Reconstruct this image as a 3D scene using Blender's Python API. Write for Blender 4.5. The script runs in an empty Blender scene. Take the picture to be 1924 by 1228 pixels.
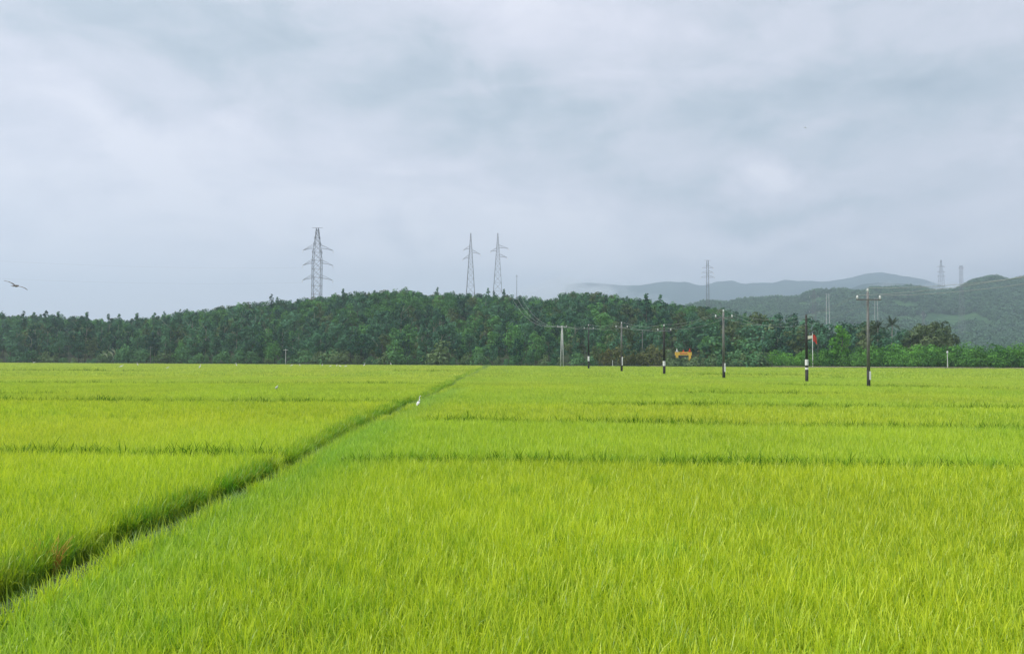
import bpy, math, random
import numpy as np
from mathutils import Matrix, Vector, noise

R = math.radians
rng = np.random.default_rng(7)
random.seed(7)
scn = bpy.context.scene
COL = scn.collection

# ------------------------------------------------------------------ camera
F = 1510.0                       # focal length in photo pixels (photo 1924 x 1228)
CAM = Vector((0, 0, 3.25))
PITCH, ROLL = 2.14, 0.15
cd = bpy.data.cameras.new('camera')
cam = bpy.data.objects.new('camera', cd)
COL.objects.link(cam)
cd.sensor_width = 36.0
cd.lens = F / 1924 * 36
cd.clip_start = 0.1
cd.clip_end = 30000
ROT = Matrix.Rotation(R(90 + PITCH), 3, 'X') @ Matrix.Rotation(R(ROLL), 3, 'Z')
cam.matrix_world = Matrix.Translation(CAM) @ ROT.to_4x4()
scn.camera = cam

# ------------------------------------------------------------------ light
SUN_EL, SUN_AZ = 50.0, -105.0      # azimuth from +Y towards +X
sd = bpy.data.lights.new('sun', 'SUN')
sun = bpy.data.objects.new('sun', sd)
COL.objects.link(sun)
sd.energy = 1.5
sd.angle = R(14)
sd.color = (1.0, 0.965, 0.90)
sdir = Vector((math.sin(R(SUN_AZ)) * math.cos(R(SUN_EL)), math.cos(R(SUN_AZ)) * math.cos(R(SUN_EL)), math.sin(R(SUN_EL))))
sun.rotation_euler = sdir.to_track_quat('Z', 'Y').to_euler()
sun.location = (0, 0, 60)

scn.view_settings.view_transform = 'Standard'
scn.view_settings.look = 'None'
scn.view_settings.gamma = 1
scn.view_settings.exposure = 1.22
scn.view_settings.use_curve_mapping = False
scn.cycles.max_bounces = 6
scn.cycles.diffuse_bounces = 3
scn.cycles.glossy_bounces = 2
scn.cycles.transmission_bounces = 2
scn.cycles.transparent_max_bounces = 4
scn.cycles.volume_bounces = 2

# ------------------------------------------------------------------ node helpers
def N(nt, typ, **kw):
    n = nt.nodes.new(typ)
    ins = kw.pop('ins', {})
    for k, v in kw.items():
        setattr(n, k, v)
    for k, v in ins.items():
        s = n.inputs[k]
        if isinstance(v, bpy.types.NodeSocket):
            nt.links.new(v, s)
        else:
            s.default_value = v
    return n

def math_(nt, op, a, b=0.0, c=None, clamp=False):
    n = N(nt, 'ShaderNodeMath', operation=op, use_clamp=clamp)
    for i, v in enumerate((a, b) if c is None else (a, b, c)):
        if isinstance(v, bpy.types.NodeSocket): nt.links.new(v, n.inputs[i])
        else: n.inputs[i].default_value = v
    return n.outputs[0]

def mixc(nt, fac, a, b, blend='MIX'):
    n = nt.nodes.new('ShaderNodeMix'); n.data_type = 'RGBA'; n.blend_type = blend
    for s, v in ((n.inputs[0], fac), (n.inputs[6], a), (n.inputs[7], b)):
        if isinstance(v, bpy.types.NodeSocket): nt.links.new(v, s)
        elif isinstance(v, (tuple, list)): s.default_value = (*v[:3], 1)
        else: s.default_value = v
    return n.outputs[2]

def ramp(nt, fac, stops, interp='LINEAR'):
    n = nt.nodes.new('ShaderNodeValToRGB')
    cr = n.color_ramp; cr.interpolation = interp
    while len(cr.elements) < len(stops): cr.elements.new(0.5)
    for e, (p, c) in zip(cr.elements, stops):
        e.position = p
        e.color = (c, c, c, 1) if isinstance(c, (int, float)) else (*c, 1)
    nt.links.new(fac, n.inputs[0])
    return n.outputs[0]

# ------------------------------------------------------------------ world: overcast sky
w = bpy.data.worlds.new("World")
scn.world = w
w.use_nodes = True
nt = w.node_tree
nt.nodes.clear()
out = N(nt, 'ShaderNodeOutputWorld')
sky = N(nt, 'ShaderNodeTexSky', sky_type='NISHITA', sun_disc=False)
sky.sun_elevation = R(SUN_EL); sky.sun_rotation = R(SUN_AZ)
bg_sky = N(nt, 'ShaderNodeBackground', ins={0: sky.outputs[0], 1: 0.06})
tc = N(nt, 'ShaderNodeTexCoord')
D = tc.outputs['Generated']
sep = N(nt, 'ShaderNodeSeparateXYZ', ins={0: D})
flat = N(nt, 'ShaderNodeCombineXYZ', ins={0: sep.outputs[0], 1: sep.outputs[2], 2: 0.0}).outputs[0]
# horizontal cloud layer: the direction projected on a plane overhead
zz = math_(nt, 'ADD', math_(nt, 'MAXIMUM', sep.outputs[2], 0.0), 0.16)
deck = N(nt, 'ShaderNodeCombineXYZ', ins={0: math_(nt, 'DIVIDE', sep.outputs[0], zz), 1: math_(nt, 'DIVIDE', sep.outputs[1], zz), 2: 0.0}).outputs[0]
n1 = N(nt, 'ShaderNodeTexNoise', ins={'Vector': deck, 'Scale': 0.95, 'Detail': 5.0, 'Roughness': 0.52, 'Distortion': 0.5}).outputs[0]
str_map = N(nt, 'ShaderNodeMapping', ins={0: D, 2: (0, R(14), 0), 3: (2.6, 2.6, 8.0)}).outputs[0]
n2 = N(nt, 'ShaderNodeTexNoise', ins={'Vector': str_map, 'Scale': 1.3, 'Detail': 6.0, 'Roughness': 0.55, 'Distortion': 0.6}).outputs[0]
wisp_map = N(nt, 'ShaderNodeMapping', ins={0: D, 1: (3, 1, 2), 3: (5, 5, 9)}).outputs[0]
n3 = N(nt, 'ShaderNodeTexNoise', ins={'Vector': wisp_map, 'Scale': 1.6, 'Detail': 8.0, 'Roughness': 0.62, 'Distortion': 0.8}).outputs[0]
# warp the soft cloud masses
wn = N(nt, 'ShaderNodeTexNoise', ins={'Vector': D, 'Scale': 5.0, 'Detail': 7.0, 'Roughness': 0.65})
warp = N(nt, 'ShaderNodeVectorMath', operation='MULTIPLY_ADD', ins={0: wn.outputs[1], 1: (0.20, 0.12, 0), 2: flat}).outputs[0]

def mass(px, py, rx, ry, rot, soft=1.0):
    """soft elliptical cloud mass at a direction of the sky"""
    d = ROT @ Vector(((px - 962) / F, (614 - py) / F, -1)); d.normalize()
    c = N(nt, 'ShaderNodeVectorMath', operation='SUBTRACT', ins={0: warp, 1: (d.x + 0.10, d.z + 0.06, 0)}).outputs[0]
    m = N(nt, 'ShaderNodeMapping', vector_type='TEXTURE', ins={0: c, 2: (0, 0, R(rot)), 3: (rx / F, ry / F, 1)}).outputs[0]
    l = N(nt, 'ShaderNodeVectorMath', operation='LENGTH', ins={0: m}).outputs[1]
    r = N(nt, 'ShaderNodeMapRange', interpolation_type='SMOOTHSTEP', ins={0: l, 1: 0.1, 2: 1.6 * soft, 3: 1.0, 4: 0.0})
    return r.outputs[0]

edge = N(nt, 'ShaderNodeMapRange', interpolation_type='SMOOTHSTEP', ins={0: n2, 1: 0.42, 2: 0.58, 3: 0.0, 4: 1.0}).outputs[0]
n4 = N(nt, 'ShaderNodeTexNoise', ins={'Vector': N(nt, 'ShaderNodeMapping', ins={0: D, 1: (7, 2, 5), 2: (0, R(16), 0), 3: (7, 7, 17)}).outputs[0], 'Scale': 1.2, 'Detail': 9.0, 'Roughness': 0.62, 'Distortion': 1.2}).outputs[0]
val = math_(nt, 'MULTIPLY_ADD', n1, 0.30, -0.21)
val = math_(nt, 'MULTIPLY_ADD', n2, 0.30, val)
val = math_(nt, 'MULTIPLY_ADD', edge, 0.12, val)
val = math_(nt, 'MULTIPLY_ADD', n3, 0.52, val)
val = math_(nt, 'MULTIPLY_ADD', n4, 0.52, val)
for (px, py, rx, ry, rot, amp) in (
        (230, 480, 640, 200, -12, 0.26), (800, 370, 430, 85, -10, 0.16), (70, 170, 240, 50, -38, 0.14), (250, 285, 200, 34, -38, 0.14), (20, 70, 160, 50, -30, -0.10),
        (1090, 90, 220, 120, -25, 0.22), (600, 120, 520, 150, -8, -0.24), (900, 210, 460, 90, -8, -0.14), (1560, 160, 420, 210, 0, -0.22), (450, 240, 60, 16, -20, 0.16),
        (1412, 322, 52, 32, -8, 0.42), (1490, 345, 60, 20, -20, 0.16), (1240, 425, 240, 45, 0, 0.20), (1440, 446, 130, 22, 4, 0.18),
        (1480, 400, 150, 24, 0, -0.22), (1650, 330, 240, 90, 0, -0.10), (1890, 300, 120, 120, 0, 0.12), (1350, 495, 350, 24, 0, -0.14),
        (300, 560, 900, 90, 0, 0.16), (1500, 520, 700, 60, 0, 0.10), (1640, 484, 260, 22, 0, 0.16), (735, 450, 46, 24, -40, -0.24), (818, 455, 26, 18, 0, -0.14), (1160, 480, 180, 40, 0, 0.18)):
    val = math_(nt, 'MULTIPLY_ADD', mass(px, py, rx, ry, rot), amp, val)
cl = ramp(nt, val, [(0.12, (0.192, 0.230, 0.262)), (0.34, (0.240, 0.274, 0.311)), (0.52, (0.290, 0.309, 0.353)), (0.74, (0.338, 0.347, 0.395)), (1.0, (0.395, 0.398, 0.44))])
bg_cl = N(nt, 'ShaderNodeBackground', ins={0: cl, 1: 1.0})
cover = ramp(nt, val, [(0.15, 0.86), (0.5, 0.98)])
ms = N(nt, 'ShaderNodeMixShader', ins={0: cover, 1: bg_sky.outputs[0], 2: bg_cl.outputs[0]})
nt.links.new(ms.outputs[0], out.inputs[0])

# ------------------------------------------------------------------ geometry helpers
def at(px, py, Y):
    """point at depth Y along the view ray of a photo pixel"""
    d = ROT @ Vector(((px - 962) / F, (614 - py) / F, -1))
    return CAM + d * (Y / d.y)

def on(px, py, z=0.75):
    """where the view ray of a photo pixel meets a level plane"""
    d = ROT @ Vector(((px - 962) / F, (614 - py) / F, -1))
    return CAM + d * ((z - CAM.z) / d.z)

def z_at(px, py, Y): return at(px, py, Y).z
def px_of(x, y): return 962 + F * x / y

class MB:
    def __init__(s): s.v, s.f, s.t = [], [], []
    def add(s, vs, fs, tint=None):
        o = len(s.v); s.v += [tuple(v) for v in vs]; s.f += [tuple(i + o for i in f) for f in fs]
        if tint is not None: s.t += [tint] * len(vs)
    def box(s, c, d, rz=0.0, m=None):
        hx, hy, hz = d[0] / 2, d[1] / 2, d[2] / 2
        vs = [Vector((x, y, z)) for z in (-hz, hz) for y in (-hy, hy) for x in (-hx, hx)]
        M = Matrix.Rotation(rz, 3, 'Z')
        s.add([M @ v + Vector(c) for v in vs], [(0, 2, 3, 1), (4, 5, 7, 6), (0, 1, 5, 4), (2, 6, 7, 3), (0, 4, 6, 2), (1, 3, 7, 5)])
    def tube(s, pts, rad, n=6, ell=None):
        pts = [Vector(p) for p in pts]
        if not hasattr(rad, '__len__'): rad = [rad] * len(pts)
        vs, fs = [], []
        for i, p in enumerate(pts):
            t = (pts[min(i + 1, len(pts) - 1)] - pts[max(i - 1, 0)]).normalized()
            a = Vector((0, 0, 1)) if abs(t.z) < 0.9 else Vector((1, 0, 0))
            u = t.cross(a).normalized(); v = t.cross(u).normalized()
            e = ell[i] if ell else 1.0
            for k in range(n):
                q = 2 * math.pi * k / n
                vs.append(p + u * math.cos(q) * rad[i] * e + v * math.sin(q) * rad[i])
        for i in range(len(pts) - 1):
            for k in range(n):
                fs.append((i * n + k, i * n + (k + 1) % n, (i + 1) * n + (k + 1) % n, (i + 1) * n + k))
        fs.append(tuple(range(n))[::-1]); fs.append(tuple(range((len(pts) - 1) * n, len(pts) * n)))
        s.add(vs, fs)
    def mesh(s, name, mat, smooth=False):
        return new_mesh(name, s.v, s.f, mat, smooth)
    def build(s, name, mat, parent=None, smooth=False):
        return link(name, s.mesh(name, mat, smooth), parent)

def new_mesh(name, v, f, mat, smooth=False, tint=None):
    m = bpy.data.meshes.new(name)
    if hasattr(v, 'tolist'): v = v.tolist()
    m.from_pydata(v, [], f)
    if mat: m.materials.append(mat)
    if smooth: m.shade_smooth()
    if tint is not None:
        a = m.attributes.new('tint', 'FLOAT', 'POINT'); a.data.foreach_set('value', np.asarray(tint, dtype=np.float32))
    return m

def link(name, mesh, parent=None):
    o = bpy.data.objects.new(name, mesh); COL.objects.link(o)
    if parent: o.parent = parent
    return o

def tag(o, label=None, cat=None, group=None, kind=None):
    if label: o['label'] = label
    if cat: o['category'] = cat
    if group: o['group'] = group
    if kind: o['kind'] = kind
    return o

def empty(name, loc, rz=0.0):
    o = bpy.data.objects.new(name, None); COL.objects.link(o)
    o.location = loc; o.rotation_euler = (0, 0, rz); o.empty_display_size = 0.3
    return o

def kids(o): return CHILD.get(o.name, [])
CHILD = {}
def part(o, parent):
    CHILD.setdefault(parent.name, []).append(o); o.parent = parent; return o
def copy_tree(o, parent=None):
    c = o.copy(); COL.objects.link(c)
    if parent: part(c, parent)
    for ch in list(kids(o)): copy_tree(ch, c)
    return c

# ------------------------------------------------------------------ materials
def mat(name, col, rough=0.8, scale=3.0, var=0.25, metal=0.0, bump=0.0, sp=0.3):
    m = bpy.data.materials.new(name); m.use_nodes = True; t = m.node_tree
    b = t.nodes['Principled BSDF']
    c = N(t, 'ShaderNodeTexCoord')
    n = N(t, 'ShaderNodeTexNoise', ins={'Vector': c.outputs['Object'], 'Scale': scale, 'Detail': 5.0, 'Roughness': 0.6})
    lo = tuple(x * (1 - var) for x in col); hi = tuple(min(1, x * (1 + var)) for x in col)
    t.links.new(ramp(t, n.outputs[0], [(0.3, lo), (0.7, hi)]), b.inputs['Base Color'])
    b.inputs['Roughness'].default_value = rough
    b.inputs['Metallic'].default_value = metal
    b.inputs['Specular IOR Level'].default_value = sp
    if bump:
        bp = N(t, 'ShaderNodeBump', ins={'Strength': bump, 'Height': n.outputs[0]})
        t.links.new(bp.outputs[0], b.inputs['Normal'])
    return m

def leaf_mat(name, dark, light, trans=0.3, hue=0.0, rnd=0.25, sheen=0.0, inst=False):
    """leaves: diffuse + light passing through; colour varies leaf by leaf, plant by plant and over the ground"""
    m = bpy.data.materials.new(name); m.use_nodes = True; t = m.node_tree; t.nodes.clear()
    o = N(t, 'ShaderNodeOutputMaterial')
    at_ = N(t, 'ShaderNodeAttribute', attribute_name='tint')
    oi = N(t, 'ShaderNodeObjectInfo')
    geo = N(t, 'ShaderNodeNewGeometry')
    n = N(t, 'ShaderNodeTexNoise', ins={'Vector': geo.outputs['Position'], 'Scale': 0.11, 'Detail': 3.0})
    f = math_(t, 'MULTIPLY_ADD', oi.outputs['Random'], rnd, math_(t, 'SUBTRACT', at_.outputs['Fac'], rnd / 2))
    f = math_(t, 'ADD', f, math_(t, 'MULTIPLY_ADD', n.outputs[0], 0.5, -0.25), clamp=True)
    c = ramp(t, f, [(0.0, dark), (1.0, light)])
    # some plants lean to olive or to blue green
    r2 = math_(t, 'FRACT', math_(t, 'MULTIPLY', oi.outputs['Random'], 7.31))
    c = mixc(t, math_(t, 'MULTIPLY', r2, hue), c, (light[0] * 1.05, light[1] * 0.88, light[2] * 0.8))
    if inst:
        ia = N(t, 'ShaderNodeAttribute', attribute_name='tone', attribute_type='INSTANCER')
        c = mixc(t, 1.0, c, ia.outputs['Color'], 'MULTIPLY')
    d = N(t, 'ShaderNodeBsdfDiffuse', ins={0: c})
    tr = N(t, 'ShaderNodeBsdfTranslucent', ins={0: mixc(t, 1.0, c, (1.15, 1.15, 0.6), 'MULTIPLY')})
    mx = N(t, 'ShaderNodeMixShader', ins={0: trans, 1: d.outputs[0], 2: tr.outputs[0]})
    if sheen:
        g = N(t, 'ShaderNodeBsdfGlossy', ins={0: (1, 1, 1, 1), 1: 0.42})
        mx = N(t, 'ShaderNodeMixShader', ins={0: sheen, 1: mx.outputs[0], 2: g.outputs[0]})
    t.links.new(mx.outputs[0], o.inputs[0])
    return m

M = {}
M['mud'] = mat('paddy_mud', (0.05, 0.062, 0.025), 0.6, 0.5, 0.4, bump=0.3)
M['bund'] = mat('bund_earth', (0.045, 0.062, 0.022), 1.0, 2.0, 0.35, bump=0.5)
M['path'] = mat('dirt_path', (0.30, 0.25, 0.17), 0.9, 1.0, 0.25, bump=0.3)
M['floor'] = mat('forest_floor', (0.035, 0.05, 0.022), 0.95, 0.05, 0.4)
M['bank'] = mat('grassy_bank', (0.06, 0.10, 0.03), 0.95, 0.6, 0.5, bump=0.6)
M['bark'] = mat('grey_bark', (0.11, 0.10, 0.08), 0.9, 2.0, 0.35)
M['bark_pale'] = mat('pale_bark', (0.30, 0.28, 0.235), 0.9, 2.0, 0.3)
M['conc'] = mat('aged_concrete', (0.19, 0.19, 0.18), 0.85, 3.0, 0.2, bump=0.1)
M['conc_pale'] = mat('pale_concrete', (0.60, 0.61, 0.58), 0.8, 3.0, 0.12)
M['tar'] = mat('tarred_wood', (0.028, 0.027, 0.024), 0.6, 4.0, 0.3)
M['white'] = mat('white_paint', (0.80, 0.80, 0.77), 0.6, 6.0, 0.06)
M['steel'] = mat('galvanised_steel', (0.20, 0.21, 0.23), 0.6, 1.0, 0.2, metal=0.2)
M['porcelain'] = mat('white_porcelain', (0.72, 0.74, 0.72), 0.25, 5.0, 0.05, sp=0.5)
M['wire'] = mat('aluminium_wire', (0.34, 0.36, 0.35), 0.5, 1.0, 0.1)
M['dwire'] = mat('dark_wire', (0.10, 0.11, 0.12), 0.6, 1.0, 0.1)
M['feather'] = mat('white_feathers', (0.86, 0.86, 0.83), 0.85, 30.0, 0.05)
M['bill'] = mat('yellow_bill', (0.65, 0.40, 0.06), 0.5, 10.0, 0.1)
M['legs'] = mat('dark_bird_leg', (0.04, 0.04, 0.035), 0.6, 10.0, 0.1)
M['kite'] = mat('brown_feathers', (0.22, 0.19, 0.17), 0.9, 20.0, 0.4)
M['orange'] = mat('orange_yellow_paint', (0.95, 0.56, 0.08), 0.6, 1.2, 0.12)
M['red'] = mat('red_cloth', (0.55, 0.045, 0.02), 0.8, 3.0, 0.15)
M['cream'] = mat('cream_cloth', (0.85, 0.80, 0.62), 0.8, 3.0, 0.1)

M['rice'] = leaf_mat('rice_leaves', (0.125, 0.315, 0.008), (0.76, 0.84, 0.052), 0.42, 0.06, 0.20, 0.03, inst=True)
M['weed'] = leaf_mat('weed_leaves', (0.09, 0.19, 0.025), (0.34, 0.48, 0.09), 0.35, 0.1, 0.3, 0.0, inst=True)
M['tree'] = leaf_mat('tree_leaves', (0.010, 0.052, 0.042), (0.120, 0.280, 0.155), 0.18, 0.22, 0.75)
M['tree_mid'] = leaf_mat('fresh_tree_leaves', (0.020, 0.090, 0.042), (0.17, 0.39, 0.125), 0.22, 0.20, 0.65)
M['tree_olive'] = leaf_mat('olive_tree_leaves', (0.030, 0.066, 0.034), (0.175, 0.245, 0.110), 0.18, 0.3, 0.35)
M['bush'] = leaf_mat('bush_leaves', (0.024, 0.095, 0.050), (0.16, 0.34, 0.15), 0.22, 0.3, 0.5)
M['sage'] = leaf_mat('sage_leaves', (0.060, 0.115, 0.055), (0.21, 0.32, 0.15), 0.2, 0.3, 0.4)
M['rust'] = leaf_mat('brownish_leaves', (0.050, 0.070, 0.028), (0.20, 0.215, 0.085), 0.2, 0.5, 0.4)
M['lime'] = leaf_mat('lime_leaves', (0.075, 0.23, 0.03), (0.22, 0.52, 0.09), 0.35, 0.1, 0.2)
M['hedge'] = leaf_mat('hedge_leaves', (0.024, 0.105, 0.028), (0.19, 0.46, 0.085), 0.25, 0.25, 0.35)
M['far_leaf'] = leaf_mat('hazy_tree_leaves', (0.035, 0.085, 0.062), (0.14, 0.27, 0.16), 0.2, 0.2, 0.5)  # paler, bluer leaf colours with distance haze mixed in
M['palm'] = leaf_mat('palm_fronds', (0.025, 0.045, 0.020), (0.085, 0.12, 0.05), 0.15, 0.5, 0.3)
M['pale'] = leaf_mat('pale_reeds', (0.42, 0.47, 0.33), (0.68, 0.70, 0.55), 0.3, 0.0, 0.1)

def terrain_mat(name, cols, scale, fine):
    m = bpy.data.materials.new(name); m.use_nodes = True; t = m.node_tree
    b = t.nodes['Principled BSDF']; b.inputs['Roughness'].default_value = 1.0; b.inputs['Specular IOR Level'].default_value = 0.0
    g = N(t, 'ShaderNodeNewGeometry')
    n = N(t, 'ShaderNodeTexNoise', ins={'Vector': g.outputs['Position'], 'Scale': scale, 'Detail': 8.0, 'Roughness': 0.65})
    v = N(t, 'ShaderNodeTexVoronoi', ins={'Vector': g.outputs['Position'], 'Scale': fine})
    f = math_(t, 'MULTIPLY_ADD', v.outputs[0], 0.35, math_(t, 'SUBTRACT', n.outputs[0], 0.15))
    t.links.new(ramp(t, f, [(0.3, cols[0]), (0.5, cols[1]), (0.72, cols[2])]), b.inputs['Base Color'])
    bp = N(t, 'ShaderNodeBump', ins={'Strength': 0.7, 'Distance': 6.0, 'Height': f}); t.links.new(bp.outputs[0], b.inputs['Normal'])
    return m
M['far_hill'] = terrain_mat('scrub_hillside', ((0.018, 0.05, 0.028), (0.045, 0.10, 0.045), (0.075, 0.145, 0.065)), 0.012, 0.10)
M['mountain'] = terrain_mat('distant_forest_slopes', ((0.012, 0.040, 0.040), (0.022, 0.058, 0.052), (0.040, 0.080, 0.065)), 0.005, 0.03)

# ------------------------------------------------------------------ ground, hills, mountains
def interp(tab, x):
    return float(np.interp(x, [p[0] for p in tab], [p[1] for p in tab]))
def smooth(t):
    t = max(0.0, min(1.0, t)); return t * t * (3 - 2 * t)
def edge_y(x): return 243 - 0.30 * x           # far edge of the paddies

g = MB()
xs = [-9000, -1000, -300, -60, 60, 300, 1000, 9000]; ys = [-3000, -200, 0, 60, 200, 600, 2000, 14000]
g.v = [(x, y, 0.0) for y in ys for x in xs]
g.f = [(j * 8 + i, j * 8 + i + 1, (j + 1) * 8 + i + 1, (j + 1) * 8 + i) for j in range(7) for i in range(7)]
tag(g.build('ground', M['mud']), 'wet dark paddy soil under the rice', kind='structure')

RIDGE = [(-300, 600), (0, 595), (60, 593), (120, 592), (200, 601), (300, 593), (350, 583), (430, 575), (505, 566), (560, 563), (600, 558), (640, 551), (700, 547), (760, 543), (800, 549),
         (850, 551), (930, 554), (970, 556), (1000, 558), (1030, 562), (1070, 551), (1090, 547), (1130, 552), (1160, 555), (1200, 562), (1240, 565), (1270, 571), (1330, 577), (1370, 582),
         (1400, 588), (1440, 592), (1490, 594), (1540, 598), (1600, 606), (1650, 606), (1700, 610), (1770, 600), (1795, 625), (1810, 650), (2400, 650)]
YR = 400.0
def near_h(x, y):
    y0 = edge_y(x) + 12
    px = px_of(x, y)
    yr = YR - 0.25 * x if x > 0 else YR
    zr = max(0.0, z_at(px, interp(RIDGE, px), yr) - 8.5)
    zr *= 1 - smooth((px - 1330) / 260)
    if y < y0: return 0.45
    if y < yr: s = smooth((y - y0) / (yr - y0)) ** 0.85
    else: s = 1 - smooth((y - yr) / 170)
    return 0.45 + zr * s + noise.noise(Vector((x / 40, y / 40, 0))) * 1.6 * s

def sheet(name, f, x0, x1, nx, y0f, y1f, ny, material, label, skirt=-3.0):
    v = []
    for j in range(ny + 1):
        for i in range(nx + 1):
            x = x0 + (x1 - x0) * i / nx
            ya, yb = y0f(x), y1f(x)
            y = ya + (yb - ya) * (j / ny)
            z = f(x, y)
            if j in (0, ny) or i in (0, nx): z = skirt
            v.append((x, y, z))
    fc = [(j * (nx + 1) + i, j * (nx + 1) + i + 1, (j + 1) * (nx + 1) + i + 1, (j + 1) * (nx + 1) + i) for j in range(ny) for i in range(nx)]
    o = link(name, new_mesh(name, v, fc, material, True)); tag(o, label, kind='structure'); return o
sheet('wooded_hill', near_h, -420, 330, 150, lambda x: edge_y(x) + 2.0, lambda x: 640, 90, M['floor'], 'dark ground of the low wooded hill behind the paddies')

FAR = [(-600, 640), (1000, 640), (1150, 620), (1250, 590), (1330, 574), (1400, 568), (1450, 564), (1500, 565), (1530, 553), (1580, 548), (1620, 555), (1640, 546), (1720, 543), (1762, 548),
       (1800, 543), (1830, 527), (1870, 524), (1900, 532), (1924, 526), (2050, 505), (2400, 500)]
FY = 1500.0
def far_h(x, y):
    px = px_of(x, y)
    zr = max(0.0, z_at(px, interp(FAR, px), FY) - 7)
    s = smooth((y - 700) / (FY - 700)) ** 1.1 if y < FY else 1 - smooth((y - FY) / 700)
    rdg = noise.fractal(Vector((x / 260, y / 300, 3.0)), 0.9, 2.1, 4)
    env = s * (1 - 0.85 * math.exp(-((y - FY) / 120) ** 2))
    return -0.5 + zr * s + rdg * 26 * env
sheet('far_hill', far_h, -300, 1900, 200, lambda x: 680, lambda x: 2150, 100, M['far_hill'], 'hazy scrub covered hill beyond the hedge')

MT = [(-900, 700), (1000, 700), (1040, 600), (1066, 533), (1110, 530), (1165, 536), (1230, 535), (1290, 535), (1320, 541), (1345, 533), (1380, 531), (1400, 536), (1440, 534), (1475, 528), (1500, 531),
      (1560, 527), (1600, 522), (1630, 515), (1660, 514), (1700, 521), (1740, 528), (1790, 545), (1900, 570), (2600, 600)]
MY = 4500.0
def mt_h(x, y):
    px = px_of(x, y); zr = max(0, z_at(px, interp(MT, px), MY))
    s = smooth((y - 3000) / (MY - 3000)) if y < MY else 1 - smooth((y - MY) / 1100)
    r = noise.fractal(Vector((x / 560, y / 700, 8.0)), 0.8, 2.1, 5)
    return -2 + zr * s + r * 60 * s * (1 - 0.9 * math.exp(-((y - MY) / 200) ** 2))
sheet('mountain', mt_h, -700, 5600, 220, lambda x: 2980, lambda x: 5700, 70, M['mountain'], 'blue distant mountain ridge')
MT2 = [(1450, 640), (1560, 560), (1590, 545), (1620, 533), (1655, 529), (1700, 531), (1750, 538), (1800, 552), (1900, 580), (2100, 640)]
def mt2_h(x, y):
    px = px_of(x, y); zr = max(0, z_at(px, interp(MT2, px), 2900))
    s = smooth((y - 2250) / 650) if y < 2900 else 1 - smooth((y - 2900) / 500)
    return -2 + zr * s + noise.fractal(Vector((x / 380, y / 500, 1.0)), 0.8, 2.1, 5) * 24 * s * (1 - 0.9 * math.exp(-((y - 2900) / 110) ** 2))
sheet('mountain_spur', mt2_h, 700, 2900, 120, lambda x: 2230, lambda x: 3500, 50, M['mountain'], 'grey blue lower spur in front of the mountain')

# grassy bank and dirt track along the far edge of the paddies
def strip(name, off0, off1, z, material, label, x0=-330, x1=260, n=120, crown=0.0):
    v, f = [], []
    for i in range(n + 1):
        x = x0 + (x1 - x0) * i / n
        j = noise.noise(Vector((x / 9, 5, z))) * 0.35
        for k, q in enumerate((0, 0.15, 0.5, 0.85, 1)):
            v.append((x, edge_y(x) + off0 + (off1 - off0) * q + j, (z if 0 < k < 4 else 0.0) + (crown if k == 2 else 0) + 0.02 * k))
    for i in range(n):
        for k in range(4):
            a = i * 5 + k; f.append((a, a + 5, a + 6, a + 1))
    return tag(link(name, new_mesh(name, v, f, material, True)), label, kind='structure')
strip('grassy_bank', -0.3, 2.6, 0.62, M['bank'], 'low grassy bank along the far edge of the paddies', crown=0.1)
strip('dirt_track', 2.6, 5.2, 0.80, M['path'], 'narrow dirt track between paddies and hedge', x0=40)

# ------------------------------------------------------------------ scatter by geometry nodes (what nobody could count)
SRC = {}
def source(key, meshes):
    c = bpy.data.collections.new(key)
    for i, m in enumerate(meshes):
        o = bpy.data.objects.new(f'{m.name}', m); c.objects.link(o)
    SRC[key] = c; return c

def scatter(name, P, rot, sc, idx, key, label, tone=None):
    P = np.asarray(P, dtype=np.float32); n = len(P)
    m = bpy.data.meshes.new(name)
    m.vertices.add(n); m.vertices.foreach_set('co', P.ravel())
    def at3(nm, a, ty):
        q = m.attributes.new(nm, ty, 'POINT')
        q.data.foreach_set({'FLOAT_VECTOR': 'vector', 'INT': 'value', 'FLOAT_COLOR': 'color'}[ty], np.ascontiguousarray(a).ravel())
    at3('rot', np.asarray(rot, np.float32), 'FLOAT_VECTOR'); at3('scl', np.asarray(sc, np.float32), 'FLOAT_VECTOR')
    at3('idx', np.asarray(idx, np.int32), 'INT')
    if tone is None: tone = np.ones((n, 3))
    at3('tone', np.hstack([tone, np.ones((n, 1))]).astype(np.float32), 'FLOAT_COLOR')
    o = link(name, m); tag(o, label, kind='stuff')
    ng = bpy.data.node_groups.new(name, 'GeometryNodeTree')
    ng.interface.new_socket('Geometry', in_out='INPUT', socket_type='NodeSocketGeometry')
    ng.interface.new_socket('Geometry', in_out='OUTPUT', socket_type='NodeSocketGeometry')
    gi = ng.nodes.new('NodeGroupInput'); go = ng.nodes.new('NodeGroupOutput')
    ci = ng.nodes.new('GeometryNodeCollectionInfo'); ci.inputs[0].default_value = SRC[key]
    ci.inputs[1].default_value = True; ci.inputs[2].default_value = True
    ip = ng.nodes.new('GeometryNodeInstanceOnPoints'); ip.inputs['Pick Instance'].default_value = True
    for nm, ty, so in (('rot', 'FLOAT_VECTOR', 'Rotation'), ('scl', 'FLOAT_VECTOR', 'Scale'), ('idx', 'INT', 'Instance Index')):
        a = ng.nodes.new('GeometryNodeInputNamedAttribute'); a.data_type = ty; a.inputs[0].default_value = nm
        ng.links.new(a.outputs[0], ip.inputs[so])
    ng.links.new(gi.outputs[0], ip.inputs['Points']); ng.links.new(ci.outputs[0], ip.inputs['Instance'])
    ng.links.new(ip.outputs[0], go.inputs[0])
    md = o.modifiers.new('scatter', 'NODES'); md.node_group = ng
    return o

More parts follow.
